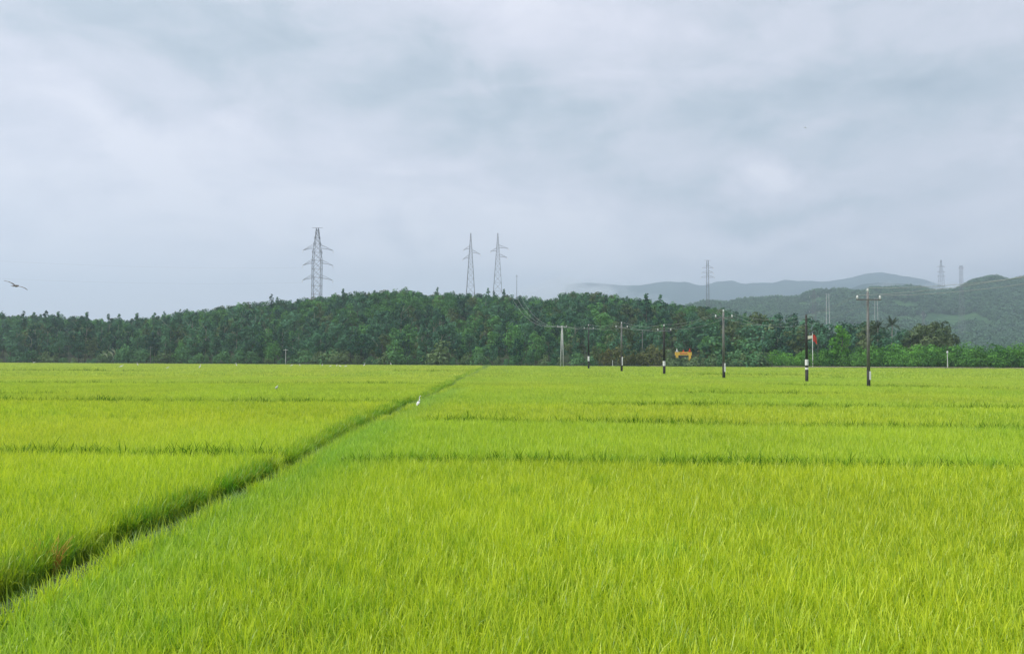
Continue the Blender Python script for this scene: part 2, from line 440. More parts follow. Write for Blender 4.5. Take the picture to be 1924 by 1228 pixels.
# ---- leaf tufts
def tuft(name, size, n, width, hlo, hhi, seed, material, reach=(0.05, 0.28), curl=0.25, low=0.0):
    r = np.random.default_rng(seed)
    az = r.uniform(0, 2 * math.pi, n); L = r.uniform(hlo, hhi, n); re = r.uniform(*reach, n) * (L / 0.7)
    droop = r.uniform(0.0, curl, n) * 1.0; hv = r.random(n) < 0.35; droop[hv] += 0.28 * (curl > 0.3); re = re * np.where(hv, 1.35, 1.0); wd = width * r.uniform(0.7, 1.3, n)
    tw = r.uniform(-0.9, 0.9, n)
    lean = r.normal(0, 0.035, (n, 2)) + np.array([0.012, 0.0])
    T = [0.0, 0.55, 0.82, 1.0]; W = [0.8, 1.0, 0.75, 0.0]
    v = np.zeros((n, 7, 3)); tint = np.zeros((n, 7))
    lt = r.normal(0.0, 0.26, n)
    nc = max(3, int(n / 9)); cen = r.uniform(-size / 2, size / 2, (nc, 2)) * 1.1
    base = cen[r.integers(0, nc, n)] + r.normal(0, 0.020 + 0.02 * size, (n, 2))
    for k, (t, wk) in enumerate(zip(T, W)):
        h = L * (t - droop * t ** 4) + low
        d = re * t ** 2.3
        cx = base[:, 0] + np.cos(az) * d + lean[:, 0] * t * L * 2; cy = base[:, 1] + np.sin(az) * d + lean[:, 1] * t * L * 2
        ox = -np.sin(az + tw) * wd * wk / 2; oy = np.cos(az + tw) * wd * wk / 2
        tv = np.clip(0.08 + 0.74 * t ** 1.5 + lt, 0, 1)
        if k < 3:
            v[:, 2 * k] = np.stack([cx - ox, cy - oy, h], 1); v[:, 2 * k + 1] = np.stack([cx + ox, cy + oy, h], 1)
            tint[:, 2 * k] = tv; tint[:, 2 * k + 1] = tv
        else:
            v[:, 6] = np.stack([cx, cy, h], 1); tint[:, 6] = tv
    f = []
    for i in range(n):
        o = i * 7
        f += [(o, o + 1, o + 3, o + 2), (o + 2, o + 3, o + 5, o + 4), (o + 4, o + 5, o + 6)]
    return new_mesh(name, v.reshape(-1, 3), f, material, True, tint.ravel())

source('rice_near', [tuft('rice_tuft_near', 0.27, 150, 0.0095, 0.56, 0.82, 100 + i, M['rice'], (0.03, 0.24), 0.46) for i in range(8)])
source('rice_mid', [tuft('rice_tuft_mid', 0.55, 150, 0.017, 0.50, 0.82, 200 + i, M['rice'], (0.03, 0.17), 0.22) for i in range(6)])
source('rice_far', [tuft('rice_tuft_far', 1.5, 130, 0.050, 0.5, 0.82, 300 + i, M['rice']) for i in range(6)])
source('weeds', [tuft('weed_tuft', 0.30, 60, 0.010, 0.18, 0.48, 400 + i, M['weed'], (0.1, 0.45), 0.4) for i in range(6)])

# ---- the bunds that part the paddies
BX = -6.02                      # line of the long bund running away from the camera
def bund_x(y): return BX + 0.16 * math.sin(y / 9.0) + 0.10 * math.sin(y / 3.1 + 1) - 0.0072 * max(0, y - 60)
def bund_hw(y): return 0.57 + 0.10 * math.sin(y / 5.3) + (0.1 if y > 60 else 0)
def yq(px, py): return on(px, py)
# each: (x0, y0) -> (x1, y1) on the crop top, half width
CROSS = []
def cross(side, pts, hw, strength=1.0):
    q = [on(a, b) for a, b in pts]; CROSS.append((side, [(p.x, p.y) for p in q], hw, strength))
cross('r', [(655, 846), (900, 847), (1300, 853), (1924, 860), (2300, 866)], 0.34)
cross('r', [(800, 779), (1000, 782), (1400, 788), (1924, 794), (2300, 799)], 0.36)
cross('r', [(1080, 753), (1290, 754), (1600, 757), (1924, 760), (2300, 764)], 0.34)
cross('r', [(1440, 719), (1632, 722), (1800, 724), (1924, 728), (2300, 737)], 0.55)
cross('r', [(1290, 733), (1360, 734), (1580, 735)], 0.30)
cross('r', [(1320, 701), (1430, 702), (1540, 702)], 0.9)
cross('r', [(1665, 734), (1695, 734)], 0.35)
cross('r', [(1570, 706), (1585, 706)], 0.9)
cross('l', [(-400, 826), (0, 832), (300, 836), (520, 838)], 0.40)
cross('l', [(-300, 742), (0, 745), (140, 746), (420, 747), (690, 749), (770, 749)], 0.34)
cross('l', [(-200, 735), (0, 735), (120, 734)], 0.34)
cross('l', [(-300, 714), (200, 716), (700, 717), (830, 718)], 0.42)
cross('l', [(-300, 693), (100, 694), (280, 695)], 1.3)
cross('l', [(740, 695), (890, 695)], 1.0)

def cross_d(x, y, c):
    side, q, hw, st = c
    if x < q[0][0] or x > q[-1][0]: return 9e9
    yy = np.interp(x, [a[0] for a in q], [a[1] for a in q])
    return abs(y - yy) / hw

v, f = [], []
ny = 200
for j in range(ny + 1):
    y = 3 + (252 - 3) * (j / ny) ** 1.6
    hw = bund_hw(y)
    for k, (q, z) in enumerate(((-1.0, 0.0), (-0.7, 0.16), (-0.2, 0.26), (0.4, 0.24), (0.9, 0.1), (1.1, 0.0))):
        v.append((bund_x(y) + q * hw, y, z + 0.02 * noise.noise(Vector((q * 3, y * 1.5, 0)))))
for j in range(ny):
    for k in range(5):
        a = j * 6 + k; f.append((a, a + 1, a + 7, a + 6))
tag(link('earth_bund', new_mesh('earth_bund', v, f, M['bund'], True)), 'long earth bund running straight away between the paddies', kind='structure')
for side, q, hw, st in CROSS:
    b = MB(); n = 40; v, f = [], []
    for i in range(n + 1):
        x = q[0][0] + (q[-1][0] - q[0][0]) * i / n
        y = float(np.interp(x, [a[0] for a in q], [a[1] for a in q]))
        for s, z in ((-0.9, 0.0), (-0.4, 0.15), (0.4, 0.15), (0.9, 0.0)): v.append((x, y + s * hw, z))
    for i in range(n):
        for k in range(3):
            a = i * 4 + k; f.append((a, a + 4, a + 5, a + 1))
    tag(link('cross_bund', new_mesh('cross_bund', v, f, M['bund'], True)), 'narrow cross bund between two paddies', kind='structure')

# ---- rice plots
def plot_of(x, y):
    if x < bund_x(y):
        q = CROSS[8][1]; c1 = np.interp(x, [a[0] for a in q], [a[1] for a in q])
        q = CROSS[9][1]; c2 = np.interp(x, [a[0] for a in q], [a[1] for a in q])
        q = CROSS[11][1]; c3 = np.interp(x, [a[0] for a in q], [a[1] for a in q])
        return 0 if y < c1 else 1 if y < c2 else 2 if y < c3 else 3
    cs = []
    for k in (0, 1, 2, 3):
        q = CROSS[k][1]; cs.append(np.interp(x, [a[0] for a in q], [a[1] for a in q]))
    return 4 + sum(y > c for c in cs)
PLOTS = ['yellow green rice left of the long bund in the nearest paddy', 'rice in the second paddy left of the long bund', 'rice in the third paddy left of the long bund',
         'pale haze tinted rice in the farthest paddies left of the bund, where the egrets stand', 'tall yellow green rice of the nearest paddy right of the long bund', 'greener rice between the first two cross bunds on the right',
         'rice strip between the second and third cross bunds on the right', 'rice around the foot of the nearest tall pole', 'rice in the farthest paddies around the row of poles']
TONES = [(0.98, 1.0, 1.0), (0.95, 0.98, 1.2), (0.88, 0.95, 1.5), (0.93, 0.97, 2.2), (0.93, 0.97, 0.95), (0.84, 0.95, 1.2), (0.93, 0.97, 1.4), (0.86, 0.94, 1.6), (0.86, 0.94, 2.0)]  # tint per paddy; the farther ones have haze added as extra blue
buf = {}
def lay(y0, y1, step, key, nvar, spread=0.80):
    ny_ = int((y1 - y0) / step)
    for j in range(ny_):
        yc = y0 + (j + 0.5) * step
        half = yc * spread + 3
        nx = int(2 * half / step)
        for i in range(nx):
            x = -half + (i + 0.5) * step + rng.uniform(-0.5, 0.5) * step
            y = yc + rng.uniform(-0.5, 0.5) * step
            if y > edge_y(x) - 0.4: continue
            bx, hw = bund_x(y), bund_hw(y)
            if bx - hw * 0.95 < x < bx + hw * 0.75: continue
            cd_ = min(cross_d(x, y, c) for c in CROSS)
            if cd_ < 1.0 + 0.12 * math.sin(x * 1.7) and rng.random() < 0.97: continue
            nz = noise.noise(Vector((x / 6, y / 9, 0))); nz2 = noise.noise(Vector((x / 1.3, y / 1.3, 4)))
            h = 1.0 + 0.05 * nz + 0.04 * nz2 + rng.uniform(-0.07, 0.05)
            p = plot_of(x, y)
            nz3 = noise.noise(Vector((x / 14 + 5, y / 22, 9)))
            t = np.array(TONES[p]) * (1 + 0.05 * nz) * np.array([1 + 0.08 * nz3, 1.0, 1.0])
            # near the bund on the right the crop is greener and shorter
            dr = x - bx - hw
            if 0 < dr < 2.2 and y < 70:
                k = (1 - dr / 2.2)
                t = t * (1 - np.array([0.22, 0.08, -0.45]) * k); h *= 1 - 0.14 * k
            elif -1.0 < x - bx + hw < 0:
                h *= 1.03
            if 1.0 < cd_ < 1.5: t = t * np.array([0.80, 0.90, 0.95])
            if nz2 > 0.45: t = t * np.array([0.90, 0.97, 1.0])
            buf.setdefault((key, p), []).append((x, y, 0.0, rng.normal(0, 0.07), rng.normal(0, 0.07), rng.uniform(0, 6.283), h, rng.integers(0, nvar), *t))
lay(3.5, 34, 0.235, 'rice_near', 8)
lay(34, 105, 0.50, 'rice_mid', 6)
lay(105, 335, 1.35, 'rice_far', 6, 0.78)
for (key, p), rows in sorted(buf.items(), key=lambda q: (q[0][1], q[0][0])):
    a = np.array(rows)
    extra = {'rice_near': '', 'rice_mid': ', middle distance', 'rice_far': ', far off'}[key]
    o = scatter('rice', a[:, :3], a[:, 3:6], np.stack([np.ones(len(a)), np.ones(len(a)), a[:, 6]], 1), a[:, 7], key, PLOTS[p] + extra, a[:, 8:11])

# ---- weeds on the bunds
rows = []
y = 4.0
while y < 245:
    st = 0.10 + y * 0.004
    for k in range(7 if y < 60 else 3):
        q = rng.uniform(-0.95, 1.05); hw = bund_hw(y)
        s = (rng.uniform(0.5, 1.05) if q > 0.1 else rng.uniform(0.3, 0.8)) * (1.0 + 0.5 * max(0, noise.noise(Vector((y / 1.5, q, 2))))) * (1 + y / 160)
        if noise.noise(Vector((y / 5.0, 0, 7))) > 0.15 and q < -0.2 and rng.random() < 0.6: continue
        g_ = noise.noise(Vector((y / 3.0, q, 9)))
        tone = np.array((1.15, 1.15, 2.4)) * (1 + 0.35 * g_) if q > 0 else np.array((0.70, 0.85, 0.6))
        rows.append((bund_x(y) + q * hw, y + rng.uniform(-st, st), 0.05, rng.uniform(-.2, .2), rng.uniform(-.2, .2), rng.uniform(0, 6.28), s, rng.integers(0, 6), *tone))
    y += st
a = np.array(rows)
scatter('bund_grass', a[:, :3], a[:, 3:6], np.repeat(a[:, 6:7], 3, 1), a[:, 7], 'weeds', 'grey green weeds and grass along the long bund', a[:, 8:11])
rows = []
for side, q, hw, st in CROSS:
    x = q[0][0]
    while x < q[-1][0]:
        yy = float(np.interp(x, [a_[0] for a_ in q], [a_[1] for a_ in q]))
        s = (rng.uniform(1.25, 1.9) if yy < 26 else rng.uniform(1.45, 2.0)) * (1.0 + 0.25 * noise.noise(Vector((x / (2 + yy / 12), yy, 0))) + min(0.35, yy / 500))
        rows.append((x, yy + rng.uniform(-0.8, 0.8) * hw, 0.05, rng.uniform(-.2, .2), rng.uniform(-.2, .2), rng.uniform(0, 6.28), s, rng.integers(0, 6), 0.33, 0.56, 0.20))
        x += 0.08 + yy * 0.0028
a = np.array(rows)
scatter('bund_grass', a[:, :3], a[:, 3:6], np.repeat(a[:, 6:7], 3, 1), a[:, 7], 'weeds', 'dark green grass on the cross bunds', a[:, 8:11])
# greener rice stools on the left lip; shade of the crop side toned in
rows = []
y = 4.5
while y < 240:
    hw = bund_hw(y)
    if noise.noise(Vector((y / (1.2 + y / 40), 3, 3))) > -0.25:
        s = rng.uniform(0.88, 1.10)
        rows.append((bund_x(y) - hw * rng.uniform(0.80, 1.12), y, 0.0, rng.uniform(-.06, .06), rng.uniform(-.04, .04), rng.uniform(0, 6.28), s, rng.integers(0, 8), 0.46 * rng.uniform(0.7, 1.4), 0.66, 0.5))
    y += 0.085 + y * 0.0016
a = np.array(rows)
scatter('rice', a[:, :3], a[:, 3:6], np.stack([1 + a[:, 1] / 90, 1 + a[:, 1] / 90, a[:, 6]], 1), a[:, 7], 'rice_near', 'green rice stools with painted shade lining the left lip of the long bund', a[:, 8:11])
# withered stalks at the foot of the left crop
b = on(72, 1088, 0.15)
m_dry = leaf_mat('withered_stalks', (0.30, 0.17, 0.03), (0.62, 0.38, 0.10), 0.2, 0.0, 0.2)
o = link('withered_stalks', tuft('withered_stalks', 0.45, 70, 0.010, 0.2, 0.55, 77, m_dry, (0.1, 0.4), 0.3)); o.location = (b.x + 0.12, b.y, 0.22)
tag(o, 'rust orange withered stalks at the foot of the left crop', kind='stuff')

# ------------------------------------------------------------------ trees
def crown_mesh(name, lobes, n, leaf, seed, material, up=0.35):
    """leaf clumps spread through overlapping lobes: (cx, cy, cz, rx, rz, share)"""
    r = np.random.default_rng(seed)
    V, Fc, T = [], [], []
    w_ = np.array([l[5] for l in lobes]); w_ = w_ / w_.sum()
    li = r.choice(len(lobes), n, p=w_)
    sh = r.normal(0, 0.19, len(lobes))
    for i in range(n):
        cx, cy, cz, rx, rz, _ = lobes[li[i]]
        d = r.normal(size=3); d /= np.linalg.norm(d)
        rad = r.uniform(0.5, 1.0) ** 0.35 * (1 + 0.22 * r.normal() * (r.random() < 0.4))
        p = np.array([cx + d[0] * rx * rad, cy + d[1] * rx * rad, cz + d[2] * rz * rad])
        nrm = d + r.normal(0, 0.38, 3) + np.array([0, 0, up]); nrm /= np.linalg.norm(nrm)
        a_ = np.cross(nrm, [0.3, 0.2, 0.93]); a_ /= np.linalg.norm(a_) + 1e-6; b_ = np.cross(nrm, a_)
        th = r.uniform(0, 6.28); s = leaf * r.uniform(0.55, 1.35)
        u = (a_ * math.cos(th) + b_ * math.sin(th)) * s; v_ = (b_ * math.cos(th) - a_ * math.sin(th)) * s * r.uniform(0.45, 0.8)
        o = len(V)
        V += [p - u - v_ * 0.2, p + v_ * 0.9 - u * 0.2, p + u + v_ * 0.2, p - v_ * 0.8 + u * 0.1]
        Fc.append((o, o + 1, o + 2, o + 3))
        t = min(1, max(0, 0.42 + sh[li[i]] + r.normal(0, 0.17)))
        T += [t] * 4
    return new_mesh(name, np.array(V), Fc, material, False, T)

def trunk_mesh(name, h, r0, limbs, seed, material, lean=0.3):
    r = np.random.default_rng(seed); b = MB()
    top = Vector((r.uniform(-lean, lean), r.uniform(-lean, lean), h))
    pts = [Vector((0, 0, -0.4)), top * 0.35 + Vector((r.uniform(-.15, .15), 0, 0)), top * 0.7, top]
    b.tube(pts, [r0 * 1.15, r0 * 0.8, r0 * 0.5, r0 * 0.15], 6)
    for k in range(limbs):
        q = r.uniform(0.4, 0.85); s = top * q; az = r.uniform(0, 6.28); L = h * r.uniform(0.16, 0.28)
        e = s + Vector((math.cos(az) * L * 0.8, math.sin(az) * L * 0.8, L * 0.8))
        b.tube([s, (s + e) / 2 + Vector((0, 0, -L * 0.05)), e], [r0 * 0.34, r0 * 0.24, r0 * 0.07], 5)
    return b.mesh(name, material, True)

def lobes_round(seed, h, wd, base, k=13):
    r = np.random.default_rng(seed); L = []
    for i in range(k):
        t = (i + r.uniform(0, 1)) / k; z = base + (h - base) * (0.08 + 0.86 * t)
        env = wd / 2 * math.sin(math.pi * (0.14 + 0.80 * t)) ** 0.7
        az = r.uniform(0, 6.28); q = r.uniform(0.35, 0.95) * env
        s = r.uniform(0.30, 0.52) * wd / 2 * (1.25 - 0.5 * t)
        L.append((math.cos(az) * q, math.sin(az) * q, z, s, s * 0.85, s * s))
    L.append((0, 0, base + (h - base) * 0.5, wd * 0.27, (h - base) * 0.38, wd * wd * 0.05))
    return L
def lobes_tall(seed, h, wd, base, k=14):
    r = np.random.default_rng(seed); L = []
    for i in range(k):
        t = (i + r.uniform(0, 1)) / k; z = base + (h - base) * (0.06 + 0.92 * t)
        env = wd / 2 * (0.55 + 0.45 * math.sin(math.pi * (0.1 + 0.8 * t))) * (1 - 0.55 * t ** 3)
        az = r.uniform(0, 6.28); q = r.uniform(0.2, 0.8) * env; s = r.uniform(0.28, 0.42) * wd / 2 * (1.2 - 0.5 * t)
        L.append((math.cos(az) * q, math.sin(az) * q, z, s, s * 1.25, s * s))
    return L
def lobes_cone(seed, h, wd, base, k=26):
    r = np.random.default_rng(seed); L = []
    for i in range(k):
        t = (i + r.uniform(0, 1)) / k; z = base + (h - base) * t; e = wd / 2 * (1.02 - t) ** 0.65; s = e * r.uniform(0.35, 0.6) + 0.18
        az = r.uniform(0, 6.28)
        L.append((math.cos(az) * e * 0.6, math.sin(az) * e * 0.6, z, s, s * 1.1, s * s + 0.1))
    return L
def lobes_bush(seed, h, wd, k=9):
    r = np.random.default_rng(seed); L = []
    for i in range(k):
        az = r.uniform(0, 6.28); q = r.uniform(0.0, 0.62) * wd / 2; s = r.uniform(0.26, 0.40) * wd / 2
        z = h * r.uniform(0.22, 0.85) * (1 - 0.35 * (q / (wd / 2)) ** 2)
        L.append((math.cos(az) * q, math.sin(az) * q, z, s, min(s, h * 0.25), s * s))
    L.append((0, 0, h * 0.32, wd * 0.40, h * 0.32, wd * wd * 0.10))
    return L

KIND = {}
def kind(name, crowns, trunks, h): KIND[name] = (crowns, trunks, h)
kind('round', [crown_mesh('crown', lobes_round(10 + i, 14, 8.6, 3.2), 1000, 0.46, 10 + i, M['tree']) for i in range(5)],
     [trunk_mesh('trunk', 11, 0.22, 6, 20 + i, M['bark']) for i in range(5)], 14)
kind('tall', [crown_mesh('crown', lobes_tall(30 + i, 16, 6.6, 3.0), 1000, 0.42, 30 + i, M['tree']) for i in range(5)],
     [trunk_mesh('trunk', 14.5, 0.20, 6, 40 + i, M['bark_pale']) for i in range(5)], 16)
kind('fresh', [crown_mesh('crown', lobes_round(50 + i, 12, 8.0, 2.2, 15), 1000, 0.44, 50 + i, M['tree_mid']) for i in range(4)],
     [trunk_mesh('trunk', 9.5, 0.20, 6, 60 + i, M['bark']) for i in range(4)], 12)
kind('olive', [crown_mesh('crown', lobes_round(70 + i, 13, 8.4, 3.0, 12), 900, 0.46, 70 + i, M['tree_olive']) for i in range(3)],
     [trunk_mesh('trunk', 10.5, 0.22, 6, 80 + i, M['bark']) for i in range(3)], 13)
kind('cone', [crown_mesh('crown', lobes_cone(90 + i, 13, 3.2, 2.5), 620, 0.34, 90 + i, M['tree']) for i in range(2)],
     [trunk_mesh('trunk', 12.2, 0.14, 3, 95 + i, M['bark'], 0.15) for i in range(2)], 13)
kind('lime', [crown_mesh('crown', lobes_tall(97, 11, 5.2, 2.2, 16), 1300, 0.30, 97, M['lime'])], [trunk_mesh('trunk', 9, 0.16, 6, 98, M['bark'])], 11)
def bushes(name, material, h, wd, nv, n, leaf, s0):
    KIND[name] = ([crown_mesh('foliage', lobes_bush(s0 + i, h, wd), n, leaf, s0 + i, material) for i in range(nv)], [trunk_mesh('stem', h * 0.6, 0.06, 4, s0 + 50 + i, M['bark']) for i in range(nv)], h)
bushes('bush', M['bush'], 3.0, 4.2, 4, 560, 0.20, 500)
bushes('sagebush', M['sage'], 2.6, 3.8, 3, 520, 0.18, 520)
bushes('rustbush', M['rust'], 4.4, 5.0, 3, 560, 0.24, 540)
bushes('hedgebush', M['hedge'], 5.0, 6.4, 5, 1100, 0.24, 560)

def ground_z(x, y):
    return near_h(x, y) if y > edge_y(x) + 3 else 0.3

REG = []     # (object, px, row name, words, noun)
def plant(kd, x, y, height, row, words, noun, name, width=None, var=None, z=None):
    cr, tr, h0 = KIND[kd]; i = int(rng.integers(0, len(cr))) if var is None else var
    s = height / h0; sx = s * (width if width else rng.uniform(0.9, 1.15))
    o = empty(name, (x, y, ground_z(x, y) - 0.05 if z is None else z), rng.uniform(0, 6.28)); o.scale = (sx, sx, s)
    c = link(cr[i].name, cr[i], o); t = link(tr[i].name, tr[i], o)
    REG.append((o, px_of(x, y), row, words, noun))
    return o

WORDS = {'round': ('round dark green', 'tree'), 'tall': ('slender dark green', 'tree'), 'fresh': ('bushy fresh green', 'tree'), 'olive': ('spreading olive green', 'tree'), 'cone': ('thin pointed dark', 'tree')}
def cap(px, x, y):
    return z_at(px, interp(RIDGE, px), y) - ground_z(x, y)
def choose(px):
    if px < 470: ks, pr = ('tall', 'round', 'fresh', 'olive'), (0.56, 0.24, 0.10, 0.10)
    elif px < 850: ks, pr = ('tall', 'round', 'fresh', 'olive'), (0.44, 0.30, 0.16, 0.10)
    elif px < 1140: ks, pr = ('tall', 'round', 'fresh', 'olive'), (0.14, 0.42, 0.30, 0.14)
    else: ks, pr = ('tall', 'round', 'fresh', 'olive'), (0.14, 0.44, 0.12, 0.30)
    return ks[rng.choice(4, p=pr)]
NAMES = {'round': 'broadleaf_tree', 'tall': 'slender_tree', 'fresh': 'broadleaf_tree', 'olive': 'spreading_tree', 'cone': 'pointed_tree'}
rowsdef = [(8.5, 6.3, 'front row', 0.80), (17, 6.3, 'second row', 0.98), (28, 6.8, 'third row', 1.0), (40, 7.4, 'fourth row', 0.98)]
for off, step, rname, hf in rowsdef:
    x = -232.0
    while x < 110:
        xx = x + rng.uniform(-1.4, 1.4); yy = edge_y(xx) + off + rng.uniform(-2.5, 2.5)
        px = px_of(xx, yy)
        x += step
        if px < -25 or px > 1425: continue
        if 1245 < px < 1325 and off < 20: continue
        kd = choose(px)
        h = {'round': 12.5, 'tall': 16.0, 'fresh': 11.0, 'olive': 11.5}[kd] * hf * rng.uniform(0.72, 1.2)
        if px > 850 and off < 20: h *= 0.72
        if px < 300: h *= 1.08
        h = min(h, cap(px, xx, yy) * rng.uniform(0.85, 1.04))
        plant(kd, xx, yy, h, rname, *WORDS[kd], NAMES[kd])
# taller trees behind the hedge on the right
for off, n, rname in ((24, 15, 'behind the hedge'), (40, 17, 'far behind the hedge'), (50, 9, 'last row behind the hedge')):
    for i in range(n):
        px = (1420 if off < 45 else 1600) + (1785 - (1420 if off < 45 else 1600)) * (i + rng.uniform(0.1, 0.9)) / n
        u = (px - 962) / F; y = (243 + off) / (1 + 0.3 * u) ; x = u * y
        kd = ('olive', 'round', 'round', 'tall')[rng.integers(0, 4)] if px < 1700 else 'olive'
        if 1560 < px < 1600 and off < 30: continue
        h = (z_at(px, interp(RIDGE, px), y) - 0.4) * (rng.uniform(0.88, 1.04) if off > 30 else rng.uniform(0.68, 0.90))
        if 1632 < px < 1715: h *= 0.90
        plant(kd, x, y, h, rname, *WORDS[kd], NAMES[kd])
# the lime tree and the three palms
u = (1580 - 962) / F; y = 252 / (1 + 0.3 * u)
o = plant('lime', u * y, y, z_at(1578, 612, y) - 0.4, 'x', 'lime', 'tree', 'lime_green_tree', width=1.35)
REG.pop(); tag(o, 'bright lime green tree rising above the hedge right of the red flag', 'tree')

def palm(px, ytop, Y, label, seed):
    r = random.Random(seed); p = at(px, ytop, Y); z0 = ground_z(p.x, p.y)
    o = empty('palm_tree', (p.x, p.y, z0)); H = p.z - z0 - 1.2
    b = MB(); b.tube([(0, 0, -0.3), (0.12, 0, H * 0.4), (0.35, 0.1, H * 0.8), (0.4, 0.1, H)], [0.24, 0.17, 0.15, 0.13], 7); b.build('trunk', M['bark_pale'], o, True)
    for k in range(15):
        az = k * 2.4 + r.uniform(-.3, .3); el = r.uniform(-0.2, 1.3) ; L = r.uniform(2.6, 3.7); m = MB()
        pts = []
        for i in range(8):
            t = i / 7; pts.append(Vector((math.cos(az) * math.cos(el) * L * t, math.sin(az) * math.cos(el) * L * t, math.sin(el) * L * t - 1.5 * t * t * math.cos(el) - 0.2 * t)))
        sd_ = Vector((-math.sin(az), math.cos(az), 0))
        for i in range(7):
            for q in (-1, 1):
                for s_ in (0.0, 0.5):
                    a0 = pts[i].lerp(pts[i + 1], s_); w_ = 0.95 * math.sin(math.pi * (0.12 + 0.8 * (i + s_) / 7.5))
                    tip = a0 + sd_ * q * w_ + (pts[i + 1] - pts[i]) * 0.9 + Vector((0, 0, -0.32 * w_))
                    m.add([a0, a0 + (pts[i + 1] - pts[i]) * 0.42, tip], [(0, 1, 2)])
        m.tube(pts, 0.025, 3)
        ob = m.build('frond', M['palm'], o); ob.location = (0.4, 0.1, H)
    tag(o, label, 'palm tree', 'palms beyond the hedge')
palm(1647, 607, 236, 'coconut palm just right of the tallest pole, left one of the close pair', 1)
palm(1674, 602, 240, 'coconut palm with spiky crown, right one of the close pair', 2)
palm(1733, 618, 238, 'low coconut palm in front of the big olive tree', 3)
palm(1535, 612, 240, 'brownish palm crown just behind the red flag', 4)

# ---- hedge of young trees on the right
for off, n, rname in ((6.5, 26, 'front line of the hedge'), (11, 24, 'back line of the hedge')):
    for i in range(n):
        px = 1432 + (1960 - 1432) * (i + rng.uniform(0.2, 0.8)) / n
        u = (px - 962) / F; y = (243 + off + rng.uniform(-.8, .8)) / (1 + 0.3 * u); x = u * y
        top = interp([(1430, 660), (1500, 655), (1640, 652), (1660, 648), (1924, 646), (1960, 646)], px)
        h = (z_at(px, top, y) - 0.5) * (rng.uniform(0.80, 0.96) if off < 8 else rng.uniform(0.98, 1.12))
        plant('hedgebush', x, y, h, rname, ('bright topped leafy', 'dense dark based', 'rounded green')[i % 3], 'bush', 'hedge_bush', width=rng.uniform(0.85, 1.1))

# ---- shrubs along the foot of the forest
def shrub_at(px, top, off, kd, words, noun='shrub', name='shrub', width=None):
    u = (px - 962) / F; y = (243 + off) / (1 + 0.3 * u); x = u * y
    gz = ground_z(x, y); h = max(0.8, z_at(px, top, y) - gz)
    return plant(kd, x, y, h, 'forest foot', words, noun, name, width=width)
for i in range(62):
    px = -10 + 1260 * (i + rng.uniform(0.15, 0.85)) / 62
    top = rng.uniform(655, 674); kd = 'bush' if rng.random() < 0.72 else 'sagebush'
    if 1130 < px < 1245: kd = 'rustbush'; top = rng.uniform(640, 662)
    shrub_at(px, top, rng.uniform(3.6, 6.2), kd, {'bush': 'leafy green', 'sagebush': 'pale sage green', 'rustbush': 'brownish autumn toned'}[kd], width=rng.uniform(0.8, 1.5))
for px, top, kd in ((235, 645, 'bush'), (262, 650, 'bush'), (352, 652, 'bush'), (620, 650, 'bush'), (878, 662, 'sagebush'), (830, 640, 'sagebush')):
    shrub_at(px, top, 5.5, kd, {'bush': 'large leafy green', 'sagebush': 'large pale sage'}[kd])
for i in range(16):
    px = 1252 + 185 * (i + rng.uniform(0.2, 0.8)) / 16
    near_gate = 1262 < px < 1306
    shrub_at(px, 671 if near_gate else rng.uniform(655, 674), rng.uniform(3.2, 5.0), 'sagebush' if rng.random() < 0.65 else 'bush', 'grey green', width=rng.uniform(0.9, 1.3))
for px, top in ((1264, 672), (1274, 671), (1284, 673), (1294, 671), (1304, 670)):
    shrub_at(px, top, 2.9, 'sagebush', 'low grey green', width=1.5)
for px, top in ((1330, 640), (1362, 628), (1392, 634), (1415, 642)):
    shrub_at(px, top, 12, 'rustbush' if px in (1330,) else 'bush', 'tall yellowish' if px == 1330 else 'tall green')
# pale reeds that stick out of the shrubs on the left
for px, py in ((218, 657), (203, 664), (213, 661)):
    u = (px - 962) / F; y = 246.5 / (1 + 0.3 * u); p = at(px, py, y)
    b = MB()
    for k in range(7):
        dx = 0.9 + 0.25 * k
        b.tube([(0.05 * k, 0, -2.2), (-0.3 * dx, 0, -0.6), (-0.9 * dx, 0.05 * k, 0.35)], [0.03, 0.05, 0.02], 4)
    o = b.build('pale_reeds', M['pale']); o.location = p
    tag(o, 'pale grass plumes leaning out of shrubs at the forest foot', kind='stuff')

# ---- labels that say which one
LAND = [(0, 'left edge'), (283, 'pole by the reeds'), (376, 'brightest distant egret'), (537, 'short thin pole'), (595, 'three armed pylon'), (734, 'egret by the forest'), (833, 'white topped post'),
        (915, 'far bund end'), (1056, 'white twin pole'), (1168, 'third tall pole'), (1284, 'orange gateway'), (1360, 'grey insulator pole'), (1527, 'red flag'), (1632, 'tallest pole'), (1780, 'white capped post'), (1924, 'right edge')]
ORD = 'first second third fourth fifth sixth seventh eighth ninth tenth eleventh twelfth thirteenth fourteenth fifteenth'.split()
cell = {}
for o, px, row, words, noun in REG:
    k = min(range(len(LAND)), key=lambda i: abs(LAND[i][0] - px)); side = 'left' if px < LAND[k][0] else 'right'
    cell.setdefault((row, k, side, noun), []).append((abs(px - LAND[k][0]), o, words))
for (row, k, side, noun), lst in cell.items():
    for i, (_, o, words) in enumerate(sorted(lst, key=lambda q: q[0])):
        tag(o, f'{words} {noun}, {row}, {ORD[i]} {side} of the {LAND[k][1]}', noun,
            {'tree': 'trees of the wood behind the paddies', 'bush': 'bushes of the hedge', 'shrub': 'shrubs along the foot of the wood'}[noun])

